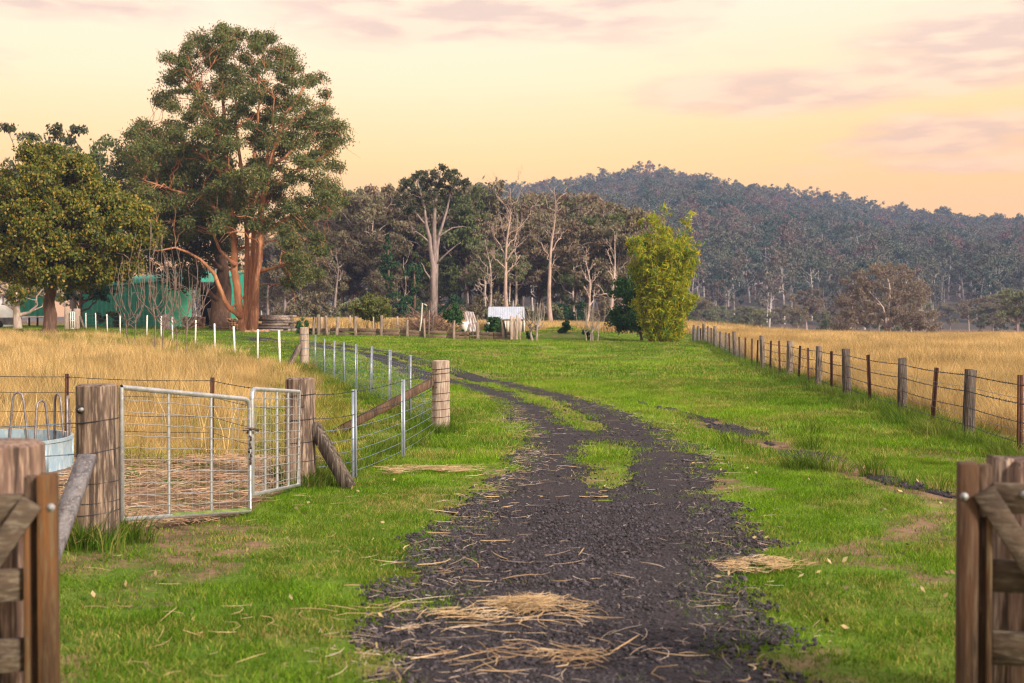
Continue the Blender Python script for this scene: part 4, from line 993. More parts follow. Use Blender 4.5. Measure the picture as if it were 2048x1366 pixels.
# ================================================================== buildings
def corrugated(mb, a, b, z0, z1, pitch=.46, depth=.09, nrm=None, slope=None):
    """ribbed sheet from plan point a to b; z0/z1 numbers or functions of t; slope offsets the top edge"""
    a, b = np.array(a, float), np.array(b, float); L = np.linalg.norm(b - a); n = max(4, int(L / pitch) * 4); dirv = (b - a) / L; nv = np.array((dirv[1], -dirv[0])) if nrm is None else np.array(nrm)
    prof = [0, 0, depth, depth]; rows = [[], []]
    for k in range(n + 1):
        t = k / n; p = a + (b - a) * t + nv * prof[k % 4]
        for r_, z in ((0, z0), (1, z1)):
            zz = z(t) if callable(z) else z; q = p if (r_ == 0 or slope is None) else p + np.array(slope); rows[r_].append((q[0], q[1], zz))
    m_ = n + 1; mb.add(np.array(rows[0] + rows[1]), [(k, k + 1, m_ + k + 1, m_ + k) for k in range(n)])
d0 = 104.0
A0, A1, A2, A3 = G(165, d0), G(331, d0 - 3), G(384, d0 - 1), G(440, d0)
zb = 1.15; 
shed = thing('green_shed', 'long green ribbed steel shed behind the red barked gum, open bay in its front', 'shed', (A1.x, A1.y, zb))
ze = zb + 3.5
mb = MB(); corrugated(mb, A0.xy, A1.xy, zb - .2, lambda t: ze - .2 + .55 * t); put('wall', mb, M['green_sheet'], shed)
mb = MB(); corrugated(mb, A1.xy, A2.xy, zb - .2, lambda t: ze + .55 - .35 * t); put('end_wall', mb, M['green_sheet_lit'], shed, label='green end wall of the shed, daylight put into its colour')
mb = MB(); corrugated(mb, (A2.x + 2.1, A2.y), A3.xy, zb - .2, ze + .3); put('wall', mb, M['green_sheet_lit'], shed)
mb = MB(); mb.box((A2.x + 1.05, A2.y + 3.0, zb + 1.7), (2.05, .1, 3.9)); mb.box((A2.x + 1.05, A2.y + 1.0, ze + .12), (2.1, 2.2, .35)); put('open_bay', mb, M['dark_inside'], shed)  # near-black panels carry the bay's inner shade in their colour
mb = MB()
rl = [Vector((A0.x - .3, A0.y - .3, ze - .22)), Vector((A1.x, A1.y - .3, ze + .33)), Vector((A2.x, A2.y - .3, ze + .02 + .2)), Vector((A3.x, A3.y - .3, ze + .33))]
back = [Vector((A0.x - .3, A0.y + 9, ze + .9)), Vector((A1.x, A1.y + 9, ze + 1.5)), Vector((A2.x, A2.y + 9, ze + 1.5)), Vector((A3.x, A3.y + 9, ze + 1.5))]
mb.add([tuple(p) for p in rl + back] + [tuple(p + Vector((0, 0, .1))) for p in rl + back], [(0, 1, 5, 4), (1, 2, 6, 5), (2, 3, 7, 6), (8, 9, 13, 12), (9, 10, 14, 13), (10, 11, 15, 14), (0, 1, 9, 8), (1, 2, 10, 9), (2, 3, 11, 10)]); put('roof', mb, M['green_sheet'], shed)
mb = MB(); corrugated(mb, (A0.x, A0.y + 9), A0.xy, zb - .2, lambda t: ze + .85 - 1.05 * t); put('side_wall', mb, M['green_sheet'], shed); mb = MB(); corrugated(mb, A3.xy, (A3.x, A3.y + 9), zb - .2, lambda t: ze + .3 + 1.1 * t); put('side_wall', mb, M['green_sheet'], shed)
B0, B1 = G(40, 108), G(90, 108)
sh2 = thing('lean_to', 'low green steel lean-to with a white gutter beside the white tank', 'shed', (B0.x, B0.y, zb))
mb = MB(); corrugated(mb, B0.xy, B1.xy, zb + .9, zb + 2.6); put('wall', mb, M['green_sheet'], sh2)
mb = MB(); mb.beam((B0.x, B0.y - .1, zb + .85), (B1.x, B1.y - .1, zb + .80), .12, .12); put('gutter', mb, M['white_sheet'], sh2)
mb = MB()
for q in np.linspace(0, 1, 4): p = B0.lerp(B1, q); mb.box((p.x, p.y + .2, zb + .2), (.14, .14, 1.5))
put('post', mb, M['dark_inside'], sh2)
mb = MB(); mb.beam((B0.x, B0.y + 2, zb + 2.75), (B1.x, B1.y + 2, zb + 2.75), 4.2, .08); put('roof', mb, M['green_sheet'], sh2)
# white round-topped tank
g = G(4, 100); o = thing('water_tank', 'white round shouldered water tank at the edge of the farmyard', 'tank', g)
mb = MB(); pr = [(1.22, -.2), (1.22, .3), (1.235, .32), (1.22, .34), (1.22, 1.35), (1.16, 1.75), (1.0, 2.05), (.7, 2.25), (.3, 2.33), (.05, 2.34)]; n = 28; a = np.arange(n) * 2 * np.pi / n
V = np.concatenate([np.column_stack([g.x + r_ * np.cos(a), g.y + r_ * np.sin(a), np.full(n, g.z + z)]) for r_, z in pr])
mb.add(V, [(k * n + i, k * n + (i + 1) % n, (k + 1) * n + (i + 1) % n, (k + 1) * n + i) for k in range(len(pr) - 1) for i in range(n)]); smooth_by_angle(put('tank_body', mb, M['white_sheet'], o), 40)
mb = MB(); mb.tube([(g.x, g.y, g.z + 2.3), (g.x, g.y, g.z + 2.42)], .3, 12); put('lid', mb, M['white_sheet'], o)
g = G(12, 92); o = thing('trailer_box', 'weathered grey box trailer standing on the grass before the white tank', 'trailer', g)
mb = MB(); mb.box((g.x - .3, g.y, g.z + .55), (2.0, 1.2, .55), None, .03); put('body', mb, M['plank_grey'], o); mb = MB(); mb.tube([(g.x - .3, g.y - .62, g.z + .3), (g.x - .3, g.y - .48, g.z + .3)], .3, 14); put('wheel', mb, M['dark_inside'], o)

# little grey roofed hut beyond the garden
d = 88.0; a_, b_ = G(976, d), G(1049, d); zf = (a_.z + b_.z) / 2
hut = thing('garden_hut', 'little hut with a pale grey ribbed roof beyond the vegetable garden', 'hut', (a_.x, d, zf))
zr0 = H + (HY - 638.5) * d / F; zr1 = H + (HY - 613.5) * (d + 1.5) / F
mb = MB(); corrugated(mb, (a_.x, d - .15), (b_.x, d - .15), zr0, zr1, .16, .03, (0, -1), (0.0, 1.5)); put('roof', mb, M['grey_sheet'], hut)
mb = MB(); corrugated(mb, (a_.x, d + 3), (b_.x, d + 3), zr0 + .1, zr1 + .01, .16, .03, (0, 1), (0.0, -1.5)); put('roof', mb, M['grey_sheet'], hut)
for k in range(9):
    x0 = a_.x + .75 + (b_.x - .12 - a_.x - .75) * k / 9; x1 = a_.x + .75 + (b_.x - .12 - a_.x - .75) * (k + 1) / 9 - .02
    mb = MB(); mb.box(((x0 + x1) / 2, d, (zf - .1 + zr0) / 2), (x1 - x0, .05, zr0 - zf + .16)); put('board', mb, M['cream_wall'], hut)
mb = MB(); mb.box((b_.x - .05, d + 1.45, (zf + zr0) / 2), (.08, 2.8, zr0 - zf + .2)); put('side_wall', mb, M['cream_wall'], hut)
mb = MB(); mb.box((a_.x + .5, d + 2.3, (zf + zr0) / 2), (.9, .05, zr0 - zf + .1)); mb.box((a_.x + .04, d + 1.45, (zf + zr0) / 2), (.08, 2.8, zr0 - zf + .2)); put('inner_wall', mb, M['dark_inside'], hut)  # inner shade of the hut put into the wall colour
mb = MB()
for x in (a_.x + .06, b_.x - .03): mb.box((x, d - .08, (zf + zr0) / 2), (.10, .10, zr0 - zf + .2))
put('corner_post', mb, M['pvc'], hut)

# leaning tin shelter
d = 83.0; q = [P(929, 656, d), P(962, 657, d)]
ah = thing('tin_shelter', 'small lean-to of rust streaked tin sheets propped in the garden', 'shelter', G(945, d))
mb = MB(); a0 = G(940, d); a1 = G(962, d - .3); t0_ = P(926, 622, d + .8); t1_ = P(947, 624, d + .6)
nrm_ = np.array((0, -1, .3))
n = 16
rows = [[], []]
for k in range(n + 1):
    t = k / n; off = nrm_ * (.035 if k % 4 > 1 else 0); rows[0].append(np.array(a0.lerp(a1, t)) + off); rows[1].append(np.array(t0_.lerp(t1_, t)) + off)
mb.add(np.array(rows[0] + rows[1]), [(k, k + 1, n + 2 + k, n + 1 + k) for k in range(n)]); put('sheet', mb, M['rust_sheet'], ah)
mb = MB(); c = G(934, d + .3); mb.box((c.x - .05, c.y, c.z + .5), (.55, .04, .85), Matrix.Rotation(.1, 3, 'Z')); put('panel', mb, M['white_sheet'], ah)
mb = MB(); a0, a1 = G(958, d + 1.0), G(966, d + .4); t0_ = P(946, 626, d + .9); t1_ = P(952, 634, d + .7); mb.add([tuple(a0), tuple(a1), tuple(t1_), tuple(t0_)], [(0, 1, 2, 3)]); mb.add([tuple(v + Vector((0, .03, 0))) for v in (a0, a1, t1_, t0_)], [(3, 2, 1, 0)]); put('end_sheet', mb, M['white_sheet'], ah)
mb = MB(); mb.beam(P(919, 629, d + .3), P(931, 622, d + .6), .1, .08); mb.beam(P(919, 629, d + .3), G(921, d + .3), .07, .07); put('frame', mb, M['post_grey'], ah)

# ================================================================== vegetable garden
def gd(px): return float(np.interp(px, [612, 1040], [79, 73.5]))
gf = thing('garden_fence', 'low garden edge of old sleepers between short split posts along the lawn', 'garden fence', G(820, gd(820)))
gpost = [split_post(1.65, .17, .16, 40 + s).mesh('post', mat_surface('garden_post_wood_%d' % s, ((.24, .18, .14), (.13, .095, .08), (.34, .27, .22)), 6, (1, 1, .15), bump=.4)) for s in range(4)]
tops = ((626, 634), (637, 630), (655, 633), (672, 633), (712, 633), (762, 631), (815, 640), (849, 637), (908, 641), (957, 645), (1008, 637))
pre = None
for k, (px, ty) in enumerate(tops):
    d = gd(px); g = G(px, d); zt = H + (HY - ty) * d / F
    inst('post', gpost[k % 4], gf, (g.x, g.y, zt - 1.65), (rng.normal(0, .04), rng.normal(0, .04), rng.uniform(-.3, .3)), (rng.uniform(.85, 1.2), 1, 1.0))
edges = np.linspace(616, 1034, 10)
for k in range(9):
    a_, b_ = G(edges[k], gd(edges[k]) + .18), G(edges[k + 1], gd(edges[k + 1]) + .18)
    for lv_ in range(2):
        dz = .13 + lv_ * .25; j0, j1 = rng.normal(0, .03), rng.normal(0, .03)
        put('sleeper', MB().beam((a_.x + .02, a_.y, a_.z + dz + j0), (b_.x - .02 + rng.uniform(-.1, .0), b_.y, b_.z + dz + j1), .2, .22, bev=.02), M['sleeper'], gf)
# posts at the garden's back edge and in the bed: each stands alone
lone = ((643, 90, 634, .22), (652, 90, 632, .30), (700, 92, 631, .26), (735, 93, 630, .14), (795, 88, 633, .20), (885, 86, 637, .18), (866, 79, 633, .14), (974, 80, 640, .16), (747, 80, 634, .14))
labs = ('thin', 'thick', 'broad', 'narrow', 'straight', 'slender', 'dark charred', 'plain', 'slim')
where = ('nearest the small pine bush', 'behind the sleepers next to the pine bush', 'in the bed behind the sleepers', 'at the back of the garden before the olive bush', 'behind the olive bush', 'in front of the brush pile', 'among the stakes by the brush pile', 'by the shrub at the hut', 'under the olive bush')
for k, (px, d, ty, wd) in enumerate(lone):
    g = G(px, d); h = H + (HY - ty) * d / F - g.z; wd *= .68
    o = thing('garden_post', '%s weathered post standing %s' % (labs[k], where[k]), 'post', g)
    put('post', split_post(h + .2, wd, wd * .8, 60 + k), M['post_grey'] if k in (6,) else M['post_pale'], None) if False else None
    mb = split_post(h + .2, wd, wd * .8, 60 + k); mb.V[0] = mb.V[0] + np.array((g.x, g.y, g.z - .2)); put('post', mb, M['post_grey'] if k == 6 else M['post_pale'], o)
cluster = ((1023, 632, .22, 0), (1033, 631, .20, .05), (1040, 636, .18, -.03), (1016, 640, .16, -.35), (1028, 634, .14, .02))
cl_l = ('broad', 'tallest', 'outer', 'leaning dark', 'thin')
for k, (px, ty, wd, ln) in enumerate(cluster):
    d = 73 + k * .12; wd *= .75; g = G(px, d); h = H + (HY - ty) * d / F - g.z
    o = thing('stacked_post', '%s old post in the upright bunch beside the little hut' % cl_l[k], 'post', g)
    mb = split_post(h + .2, wd, wd * .8, 80 + k); V = mb.V[0]; V[:, 0] += ln * V[:, 2] * .6; mb.V[0] = V + np.array((g.x, g.y, g.z - .2)); put('post', mb, M['post_grey'] if k == 3 else M['post_pale'], o)
# garden poles: pale pole with a bent tip, stakes
g = G(838, 79); o = thing('bent_pole', 'tall pale pole with its tip bent over, leaning in the garden', 'pole', g)
zt = H + (HY - 606) * 79 / F; mb = MB(); mb.tube([(g.x, g.y, g.z), (g.x + .16, g.y, (g.z + zt) / 2), (g.x + .24, g.y, zt), (g.x + .52, g.y, zt - .18)], .05, 7); put('pole', mb, M['pvc'], o)
for k, (px, ty, ln, rr) in enumerate(((857, 620, .05, .06), (848, 634, -.08, .05), (938, 622, .02, .035), (946, 632, -.02, .03), (952, 630, .1, .03), (956, 636, .15, .03))):
    d = 74.5 + (k % 3) * .4; g = G(px, d); zt = H + (HY - ty) * d / F
    o = thing('garden_stake', ('grey crooked stake beside the bent pole', 'short pale stake leaning by the brush pile', 'tallest thin stake before the tin shelter', 'second thin stake before the tin shelter', 'thin stake leaning outwards before the tin shelter', 'shortest thin stake before the tin shelter')[k], 'stake', g)
    mb = MB(); mb.tube([(g.x, g.y, g.z - .1), (g.x + ln * .6, g.y, (g.z + zt) / 2), (g.x + ln, g.y, zt)], [rr, rr * .9, rr * .6], 6); put('stake', mb, M['twig'], o)
# brush pile
c = G(858, 85); mb = MB()
for k in range(420):
    a = rng.uniform(0, 6.283); e = rng.uniform(.0, .9); L = rng.uniform(.7, 2.0); p = np.array((c.x + rng.normal(0, 1.0), c.y + rng.normal(0, .7), 0)); p[2] = tz(p[0], p[1]) + rng.uniform(0, 1.15) * math.exp(-((p[0] - c.x) / 1.3) ** 2)
    v = np.array((math.cos(a) * math.cos(e), math.sin(a) * math.cos(e), math.sin(e))); mb.tube([p, p + v * L * .5 + rng.normal(0, .04, 3), p + v * L], [.022, .016, .006], 4, False)
tag(put('brush_pile', mb, M['brush']), 'heap of dead brown branches behind the garden', 'brush pile')
# a stack of weathered logs beside the big gum
k = 0
for row, (n, y0, w0) in enumerate(((7, 0, 0), (7, .02, .1), (6, .05, 0), (6, .05, .15), (5, .1, .1), (4, .3, .3))):
    for i in range(n):
        g = G(553, 86); L = rng.uniform(2.1, 2.6) - row * .08; rr = rng.uniform(.085, .125); x = g.x + rng.normal(0, .24) + w0; y = g.y + (i - n / 2) * .24; z = g.z + .12 + row * .195 + rng.normal(0, .012)
        if row == 5 and i == 3: pass
        mb = MB(); t_ = rng.normal(0, .035); mb.tube([(x - L / 2, y - L / 2 * t_ * 2, z + t_ * .4), (x, y, z), (x + L / 2, y + L / 2 * t_ * 2, z - t_ * .4)], [rr * 1.05, rr, rr * .85], 8, True, .08)
        tag(put('log', mb, M['log']), 'weathered grey log in the long stack beside the red barked gum', 'log', 'logs stacked beside the red barked gum')
# stacked firewood behind the gum
for px, n, d, lab in ((390, 9, 97, 'pale stack of split firewood by the open bay of the green shed'), (470, 8, 93, 'pale stack of split firewood close behind the red barked gum')):
    g = G(px, d); mb = MB()
    for zz in range(6):
        for xx in range(n):
            mb.box((g.x + (xx - n / 2) * .2 + rng.normal(0, .02), g.y + rng.normal(0, .04), g.z + .08 + zz * .145), (.19, .4, .13), Matrix.Rotation(rng.normal(0, .08), 3, 'Y'))
    tag(put('firewood_stack', mb, M['firewood']), lab, 'firewood stack')
g = G(424, 95); o = thing('leaning_slab', 'pale rough slab leaning by the foot of the dark gum trunk', 'slab', g)
mb = MB(); mb.box((g.x, g.y, g.z + .75), (.42, .3, 1.7), Matrix.Rotation(-.2, 3, 'Y'), .06, .02); put('slab', mb, M['post_pale'], o)
g = G(333, 90); o = thing('tree_stump', 'cut grey tree stump in front of the green shed', 'stump', g)
mb = MB(); mb.tube([(g.x, g.y, g.z - .2), (g.x, g.y, g.z + .3), (g.x - .05, g.y, g.z + .9), (g.x - .12, g.y, g.z + 1.15)], [.42, .3, .27, .2], 10, True, .1); put('stump', mb, M['bark_grey'], o)
# loose rocks and split wood at the foot of the gum
mb = MB()
for k in range(26): g = G(rng.uniform(492, 535), 82.5 + rng.normal(0, .5)); mb.box((g.x, g.y, g.z + .06), (rng.uniform(.15, .5), rng.uniform(.12, .3), rng.uniform(.08, .18)), Euler(rng.normal(0, .3, 3)).to_matrix(), .02)
tag(put('wood_offcuts', mb, M['firewood']), 'scattered wood offcuts at the foot of the red barked gum', 'offcuts', None, 'stuff')

# ================================================================== trees and plants
def curve(p0, d0_, p1, n=6, wob=.04, r=rng):
    """smooth limb from p0, leaving along d0_, ending at p1"""
    p0, p1, d0_ = np.array(p0, float), np.array(p1, float), np.array(d0_, float); L = np.linalg.norm(p1 - p0)
    d0_ = d0_ / (np.linalg.norm(d0_) + 1e-9); c = p0 + d0_ * L * .45; t = np.linspace(0, 1, n)[:, None]
    p = p0 * (1 - t) ** 2 + c * 2 * t * (1 - t) + p1 * t * t
    w_ = r.normal(0, wob * L, (n, 3)); w_[0] = 0; w_[-1] = 0
    return p + w_ * (t * (1 - t) * 3)
def clump(mb, c, rad, n, L, W, flat=.65, r=rng, droop=.4, shell=.5):
    v = r.normal(0, 1, (n, 3)); v /= np.linalg.norm(v, axis=1)[:, None]; v *= (r.uniform(0, 1, n) ** shell)[:, None]
    v[:, 2] *= flat; v[:, 2] -= .25 * (v[:, 0] ** 2 + v[:, 1] ** 2) * flat
    # leaves gather in small sprays inside the clump
    k = max(3, n // 14); cen = v[r.integers(0, n, k)]; v = v * .35 + cen[r.integers(0, k, n)] * .65 + r.normal(0, .10, (n, 3))
    mb.leaves(np.array(c) + v * rad, L, W, r, droop)
def scaled(pts): return np.array(pts)
def poly_sample(poly, n, mind, r):
    poly = np.array(poly, float); lo, hi = poly.min(0), poly.max(0); out_ = []
    tries = 0
    while len(out_) < n and tries < n * 80:
        tries += 1; q = r.uniform(lo, hi)
        if not in_poly([q[0]], [q[1]], poly)[0]: continue
        if any((q[0] - o[0]) ** 2 + (q[1] - o[1]) ** 2 < mind ** 2 for o in out_): continue
        out_.append(q)
    return out_
def hero_tree(name, label, d, stems, limbs, poly, ncl, mind, depth, leaf, bark, nleaf, L, W, crad, seed, r_stem=.3, cat='tree', flat=.6, inner=1.0):
    """a tree grown from measured stems: pixel polylines at distance d, limbs, and leaf clumps inside its outline"""
    r = np.random.default_rng(seed); tr, cr_ = MB(), MB(); nodes = []
    b0 = stems[0][0][0]; root = G(b0[0], d)
    def tow(pl, dep): return np.array([gp(x, y, d + dep * t) for (x, y), t in zip(pl, np.linspace(0, 1, len(pl)))])
    for pl, rad, dep in stems:
        p = densify(tow(pl, dep), 1.2); p[0][2] = min(p[0][2], tz(p[0][0], p[0][1])) - .2; p[1:-1] += r.normal(0, .05, (len(p) - 2, 3))
        rr = rad * np.linspace(1, .12, len(p)) ** .8; rr[0] *= 1.5; rr[1] *= 1.12
        tr.tube(p, rr, 9, True, .05); nodes += [(q, a) for q, a in zip(p[len(p) // 3:], rr[len(p) // 3:])]
    for pl, rad, dep in limbs:
        p = densify(tow(pl, dep), 1.0); p[1:-1] += r.normal(0, .06, (len(p) - 2, 3)); rr = rad * np.linspace(1, .18, len(p)); tr.tube(p, rr, 7, True, .05)
        nodes += [(q, a) for q, a in zip(p[2:], rr[2:])]
    NP = np.array([q for q, a in nodes]); NR = np.array([a for q, a in nodes])
    pts = poly_sample(poly, ncl, mind, r)
    cx_ = np.mean([q[0] for q in poly])
    for q in pts:
        for rep in range(1 if r.uniform() < .35 else 2):
            dep = r.uniform(-1, 1) * depth; c = np.array(gp(q[0] + r.normal(0, mind * .3), q[1] + r.normal(0, mind * .3), d + dep))
            dd = np.linalg.norm((NP - c) * (1, 1, 1.0), axis=1) + np.maximum(0, NP[:, 2] - c[2] + .5) * 1.5
            k = int(np.argmin(dd)); st = NP[k]
            cv = curve(st, (c - st) * (.6, .6, 1) + np.array((0, 0, 1.0)), c, 7, .05, r); r0 = min(NR[k] * .55, .02 + .018 * dd[k]); tr.tube(cv, np.linspace(r0, .012, 7), 5, False)
            for s in range(2):
                e = c + r.normal(0, .6, 3) * crad; tr.tube(curve(cv[4], cv[5] - cv[4], e, 4, .06, r), [.02, .016, .012, .006], 4, False)
            rad = crad * r.uniform(.7, 1.3); clump(cr_, c, rad, int(nleaf * r.uniform(.6, 1.3)), L, W, flat, r)
    o = thing(name, label, cat, root)
    t = put('trunk', tr, bark, o, True); put('crown', cr_, leaf, o); return o

# ---- the big red-barked gum
stems = [([(490, 664), (478, 610), (471, 540), (467, 470), (462, 400), (455, 330), (450, 250), (446, 180), (442, 95)], .31, 1.5),
         ([(497, 664), (493, 570), (494, 470), (488, 380), (479, 300), (471, 220), (482, 120)], .22, 3.0),
         ([(503, 660), (513, 560), (520, 470), (527, 400), (543, 330), (560, 260), (588, 205), (618, 165)], .31, -1.0),
         ([(499, 660), (503, 560), (507, 470), (503, 400), (513, 300), (520, 200), (517, 110)], .20, 1.0),
         ([(506, 664), (508, 600), (517, 530), (523, 450), (530, 380), (548, 300), (580, 250)], .20, -2.5)]
limbs = [([(482, 636), (462, 618), (442, 585), (428, 548), (398, 518), (352, 496), (312, 502)], .22, -2.5), ([(468, 475), (442, 430), (402, 397), (342, 378), (292, 362)], .22, -3.0),
         ([(460, 390), (440, 345), (385, 300), (315, 285)], .18, -2.0), ([(455, 330), (420, 300), (350, 280), (300, 265)], .15, 2.0), ([(527, 405), (570, 358), (622, 330), (684, 288)], .18, -1.5),
         ([(520, 470), (570, 442), (640, 416), (692, 400)], .20, 1.5), ([(516, 545), (560, 532), (612, 512), (645, 505)], .15, -2.0), ([(452, 270), (420, 220), (360, 150), (330, 118)], .14, -1), ([(560, 262), (610, 230), (660, 205)], .12, 1.0),
         ([(543, 332), (600, 290), (668, 240)], .12, 2.0), ([(488, 380), (460, 330), (430, 250), (400, 190)], .16, -4.0), ([(503, 400), (530, 340), (545, 260), (550, 200)], .14, -4.0), ([(471, 530), (440, 500), (415, 440), (380, 420)], .16, 3.0)]
gum_poly = [(440, 42), (398, 62), (380, 90), (325, 118), (345, 150), (322, 185), (305, 220), (285, 255), (250, 265), (240, 310), (250, 370), (290, 410), (300, 480), (345, 498), (380, 470), (430, 480), (470, 440), (520, 470),
            (560, 450), (585, 520), (560, 550), (600, 585), (640, 550), (655, 500), (640, 460), (688, 400), (672, 345), (700, 290), (660, 240), (665, 210), (640, 150), (595, 140), (590, 108), (548, 100), (535, 68), (505, 60), (480, 75)]
hero_tree('gum_tree', 'huge spreading gum tree with several red barked stems rising from one base', 85, stems, limbs, gum_poly, 240, 16, 5.5, M['leaf_gum'], M['bark_red'], 420, .22, .072, 1.05, 11)
# ---- darker gum just behind it
stems = [([(440, 655), (436, 600), (446, 540), (430, 470), (400, 400), (370, 330), (350, 270)], .62, 2), ([(446, 655), (455, 580), (440, 500), (455, 420), (470, 350)], .42, 3), ([(437, 640), (420, 590), (395, 560), (370, 560)], .25, 0)]
limbs = [([(430, 470), (390, 450), (330, 430), (280, 420)], .22, 2), ([(436, 600), (400, 570), (360, 540), (330, 535)], .2, -1), ([(446, 540), (400, 500), (340, 470), (290, 460)], .18, 3)]
hero_tree('gum_tree', 'darker gum tree with a thick brown trunk standing behind the red barked gum', 93, stems, limbs, [(400, 300), (330, 290), (250, 300), (235, 380), (262, 460), (300, 545), (350, 570), (400, 565), (420, 520), (460, 540), (470, 480), (480, 360)], 95, 18, 4.5, M['leaf_gum2'], M['bark_brown'], 330, .30, .10, 1.3, 12)

# ---- dense round tree in the dry paddock
def dense_tree(name, label, px, d, rx_px, top, bot, trunk_pts, leaf, bark, seed, ncl, nleaf, L, W, crad, cat='tree', tr_r=.3, pxc=None):
    r = np.random.default_rng(seed); root = G(px, d); tr, cr_ = MB(), MB(); k_ = d / F
    pxc = pxc or px
    c = np.array(gp(pxc, (top + bot) / 2, d)); rx = rx_px * k_; rz = (bot - top) / 2 * k_
    p = np.array([gp(x, y, d) for x, y in trunk_pts]); p[0][2] = root.z - .2; p = densify(p, .5); rr = tr_r * np.linspace(1.15, .35, len(p)); rr[0] *= 1.4; tr.tube(p, rr, 10, True, .06)
    for q in range(ncl):
        v = r.normal(0, 1, 3); v /= np.linalg.norm(v); rr_ = r.uniform(.25, 1) ** .40
        if v[2] < -.55: v[2] = -.55
        wob = 1 + .10 * math.sin(v[0] * 5 + seed) + .08 * math.sin(v[2] * 7 + 1)
        cc = c + v * np.array((rx, rx, rz)) * rr_ * wob
        if q % 3 == 0: tr.tube(curve(p[-1 - r.integers(0, len(p) // 2)], (0, 0, 1), cc, 6, .05, r), np.linspace(tr_r * .3, .012, 6), 5, False)
        clump(cr_, cc, crad * r.uniform(.7, 1.25), int(nleaf * r.uniform(.7, 1.3)), L, W, .75, r, .5)
    o = thing(name, label, cat, root); put('trunk', tr, bark, o, True); put('crown', cr_, leaf, o); return o
dense_tree('round_tree', 'dense round crowned tree with olive gold leaves at the edge of the dry paddock', 97, 68, 172, 312, 632, [(97, 664), (101, 630), (98, 600), (110, 560), (120, 480)], M['leaf_round'], M['bark_brown'], 21, 400, 320, .18, .115, .85, tr_r=.36, pxc=120)

# ---- generic gums for the belt of trees
def line_gum(seed, h, lo, spread, leaf, bark, nb=13, nleaf=230, L=.34, W=.13, crad=1.25, tr_r=.24, lean=.04, flat=.6, density=1.0, name='gum_tree', twist=.05, sub=3):
    r = np.random.default_rng(seed); tr, cr_ = MB(), MB()
    n = 12; ph = r.uniform(0, 6.28, 2); lx, ly = r.normal(0, lean, 2) * h
    t = np.linspace(0, 1, n); trunk = np.column_stack([lx * t + twist * np.sin(t * 5 + ph[0]) * h * .5 * t, ly * t + twist * np.sin(t * 4 + ph[1]) * h * .5 * t, h * .88 * t - .3])
    rr = tr_r * (1 - .86 * t); rr[0] *= 1.35; tr.tube(trunk, rr, 8, True, .05)
    ends = [(trunk[-1], 1.0)]
    for b in range(nb):
        s = lo + (1 - lo) * (b + r.uniform(0, .8)) / nb; s = min(s, .97); k = s * (n - 1); i = int(k); p0 = trunk[i] + (trunk[min(i + 1, n - 1)] - trunk[i]) * (k - i)
        a = b * 2.4 + r.normal(0, .5); Lb = spread * (.55 + .6 * (1 - abs(s - (lo + .35 * (1 - lo))) * 1.2)) * r.uniform(.6, 1.15); up = r.uniform(.45, 1.15)
        p1 = p0 + np.array((math.cos(a) * Lb, math.sin(a) * Lb, Lb * up)); p1[2] = min(p1[2], h)
        cv = curve(p0, (math.cos(a), math.sin(a), .35), p1, 7, .05, r); r0 = max(.03, tr_r * (1 - .86 * s) * .62); tr.tube(cv, np.linspace(r0, .02, 7), 5, False, .05); ends.append((p1, 1.0))
        for q in range(sub):
            j = r.integers(2, 6); e = cv[j] + r.normal(0, 1, 3) * (Lb * .4, Lb * .4, Lb * .22) + (0, 0, Lb * .22); e[2] = min(e[2], h)
            tr.tube(curve(cv[j], cv[j] - cv[j - 1], e, 5, .06, r), np.linspace(r0 * .5, .012, 5), 4, False); ends.append((e, .8))
    if leaf is not None:
        for e, s in ends:
            if r.uniform() < density: clump(cr_, e, crad * s * r.uniform(.65, 1.3), int(nleaf * s * r.uniform(.5, 1.3)), L, W, flat, r, .6)
    o = thing(name, None, 'tree'); put('trunk', tr, bark, o, True)
    if leaf is not None: put('crown', cr_, leaf, o)
    return o
def bushy(seed, h, wd, leaf, bark, ncl=26, nleaf=190, L=.30, W=.14, name='bush', cat='bush', crad=None):
    r = np.random.default_rng(seed); tr, cr_ = MB(), MB(); crad = crad or h * .2
    for q in range(ncl):
        v = r.normal(0, 1, 3); v /= np.linalg.norm(v); v[2] = abs(v[2]); rr_ = r.uniform(.2, 1) ** .5; c = np.array((v[0] * wd / 2 * rr_, v[1] * wd / 2 * rr_, h * (.12 + .8 * v[2] * rr_)))
        if q % 2 == 0: tr.tube(curve((r.normal(0, .08), r.normal(0, .08), -.1), (c[0] * .3, c[1] * .3, 1), c, 5, .06, r), np.linspace(.02 * h ** .6, .008, 5), 4, False)
        clump(cr_, c, crad * r.uniform(.6, 1.3), int(nleaf * r.uniform(.6, 1.3)), L, W, .8, r, .3)
    o = thing(name, None, cat); put('trunk' if cat == 'tree' else 'stems', tr, bark, o, True); put('crown' if cat == 'tree' else 'foliage', cr_, leaf, o); return o
def place(o, px, d, sc=1.0, rz=None, label=None, group=None, first=set()):
    g = G(px, d, -.05); rz = rng.uniform(0, 6.283) if rz is None else rz
    if o.name not in first:
        first.add(o.name); o.location = g; o.rotation_euler = (0, 0, rz); o.scale = (sc, sc, sc); q = o
        if label: o['label'] = label
        if group: o['group'] = group
        else: pass
        return o
    q = dup(o, g, rz, sc, label, group)
    if not group and 'group' in q: del q['group']
    return q
def hpx(top, base_z, d): return H + (HY - top) * d / F - base_z       # height of something whose top is seen at row top
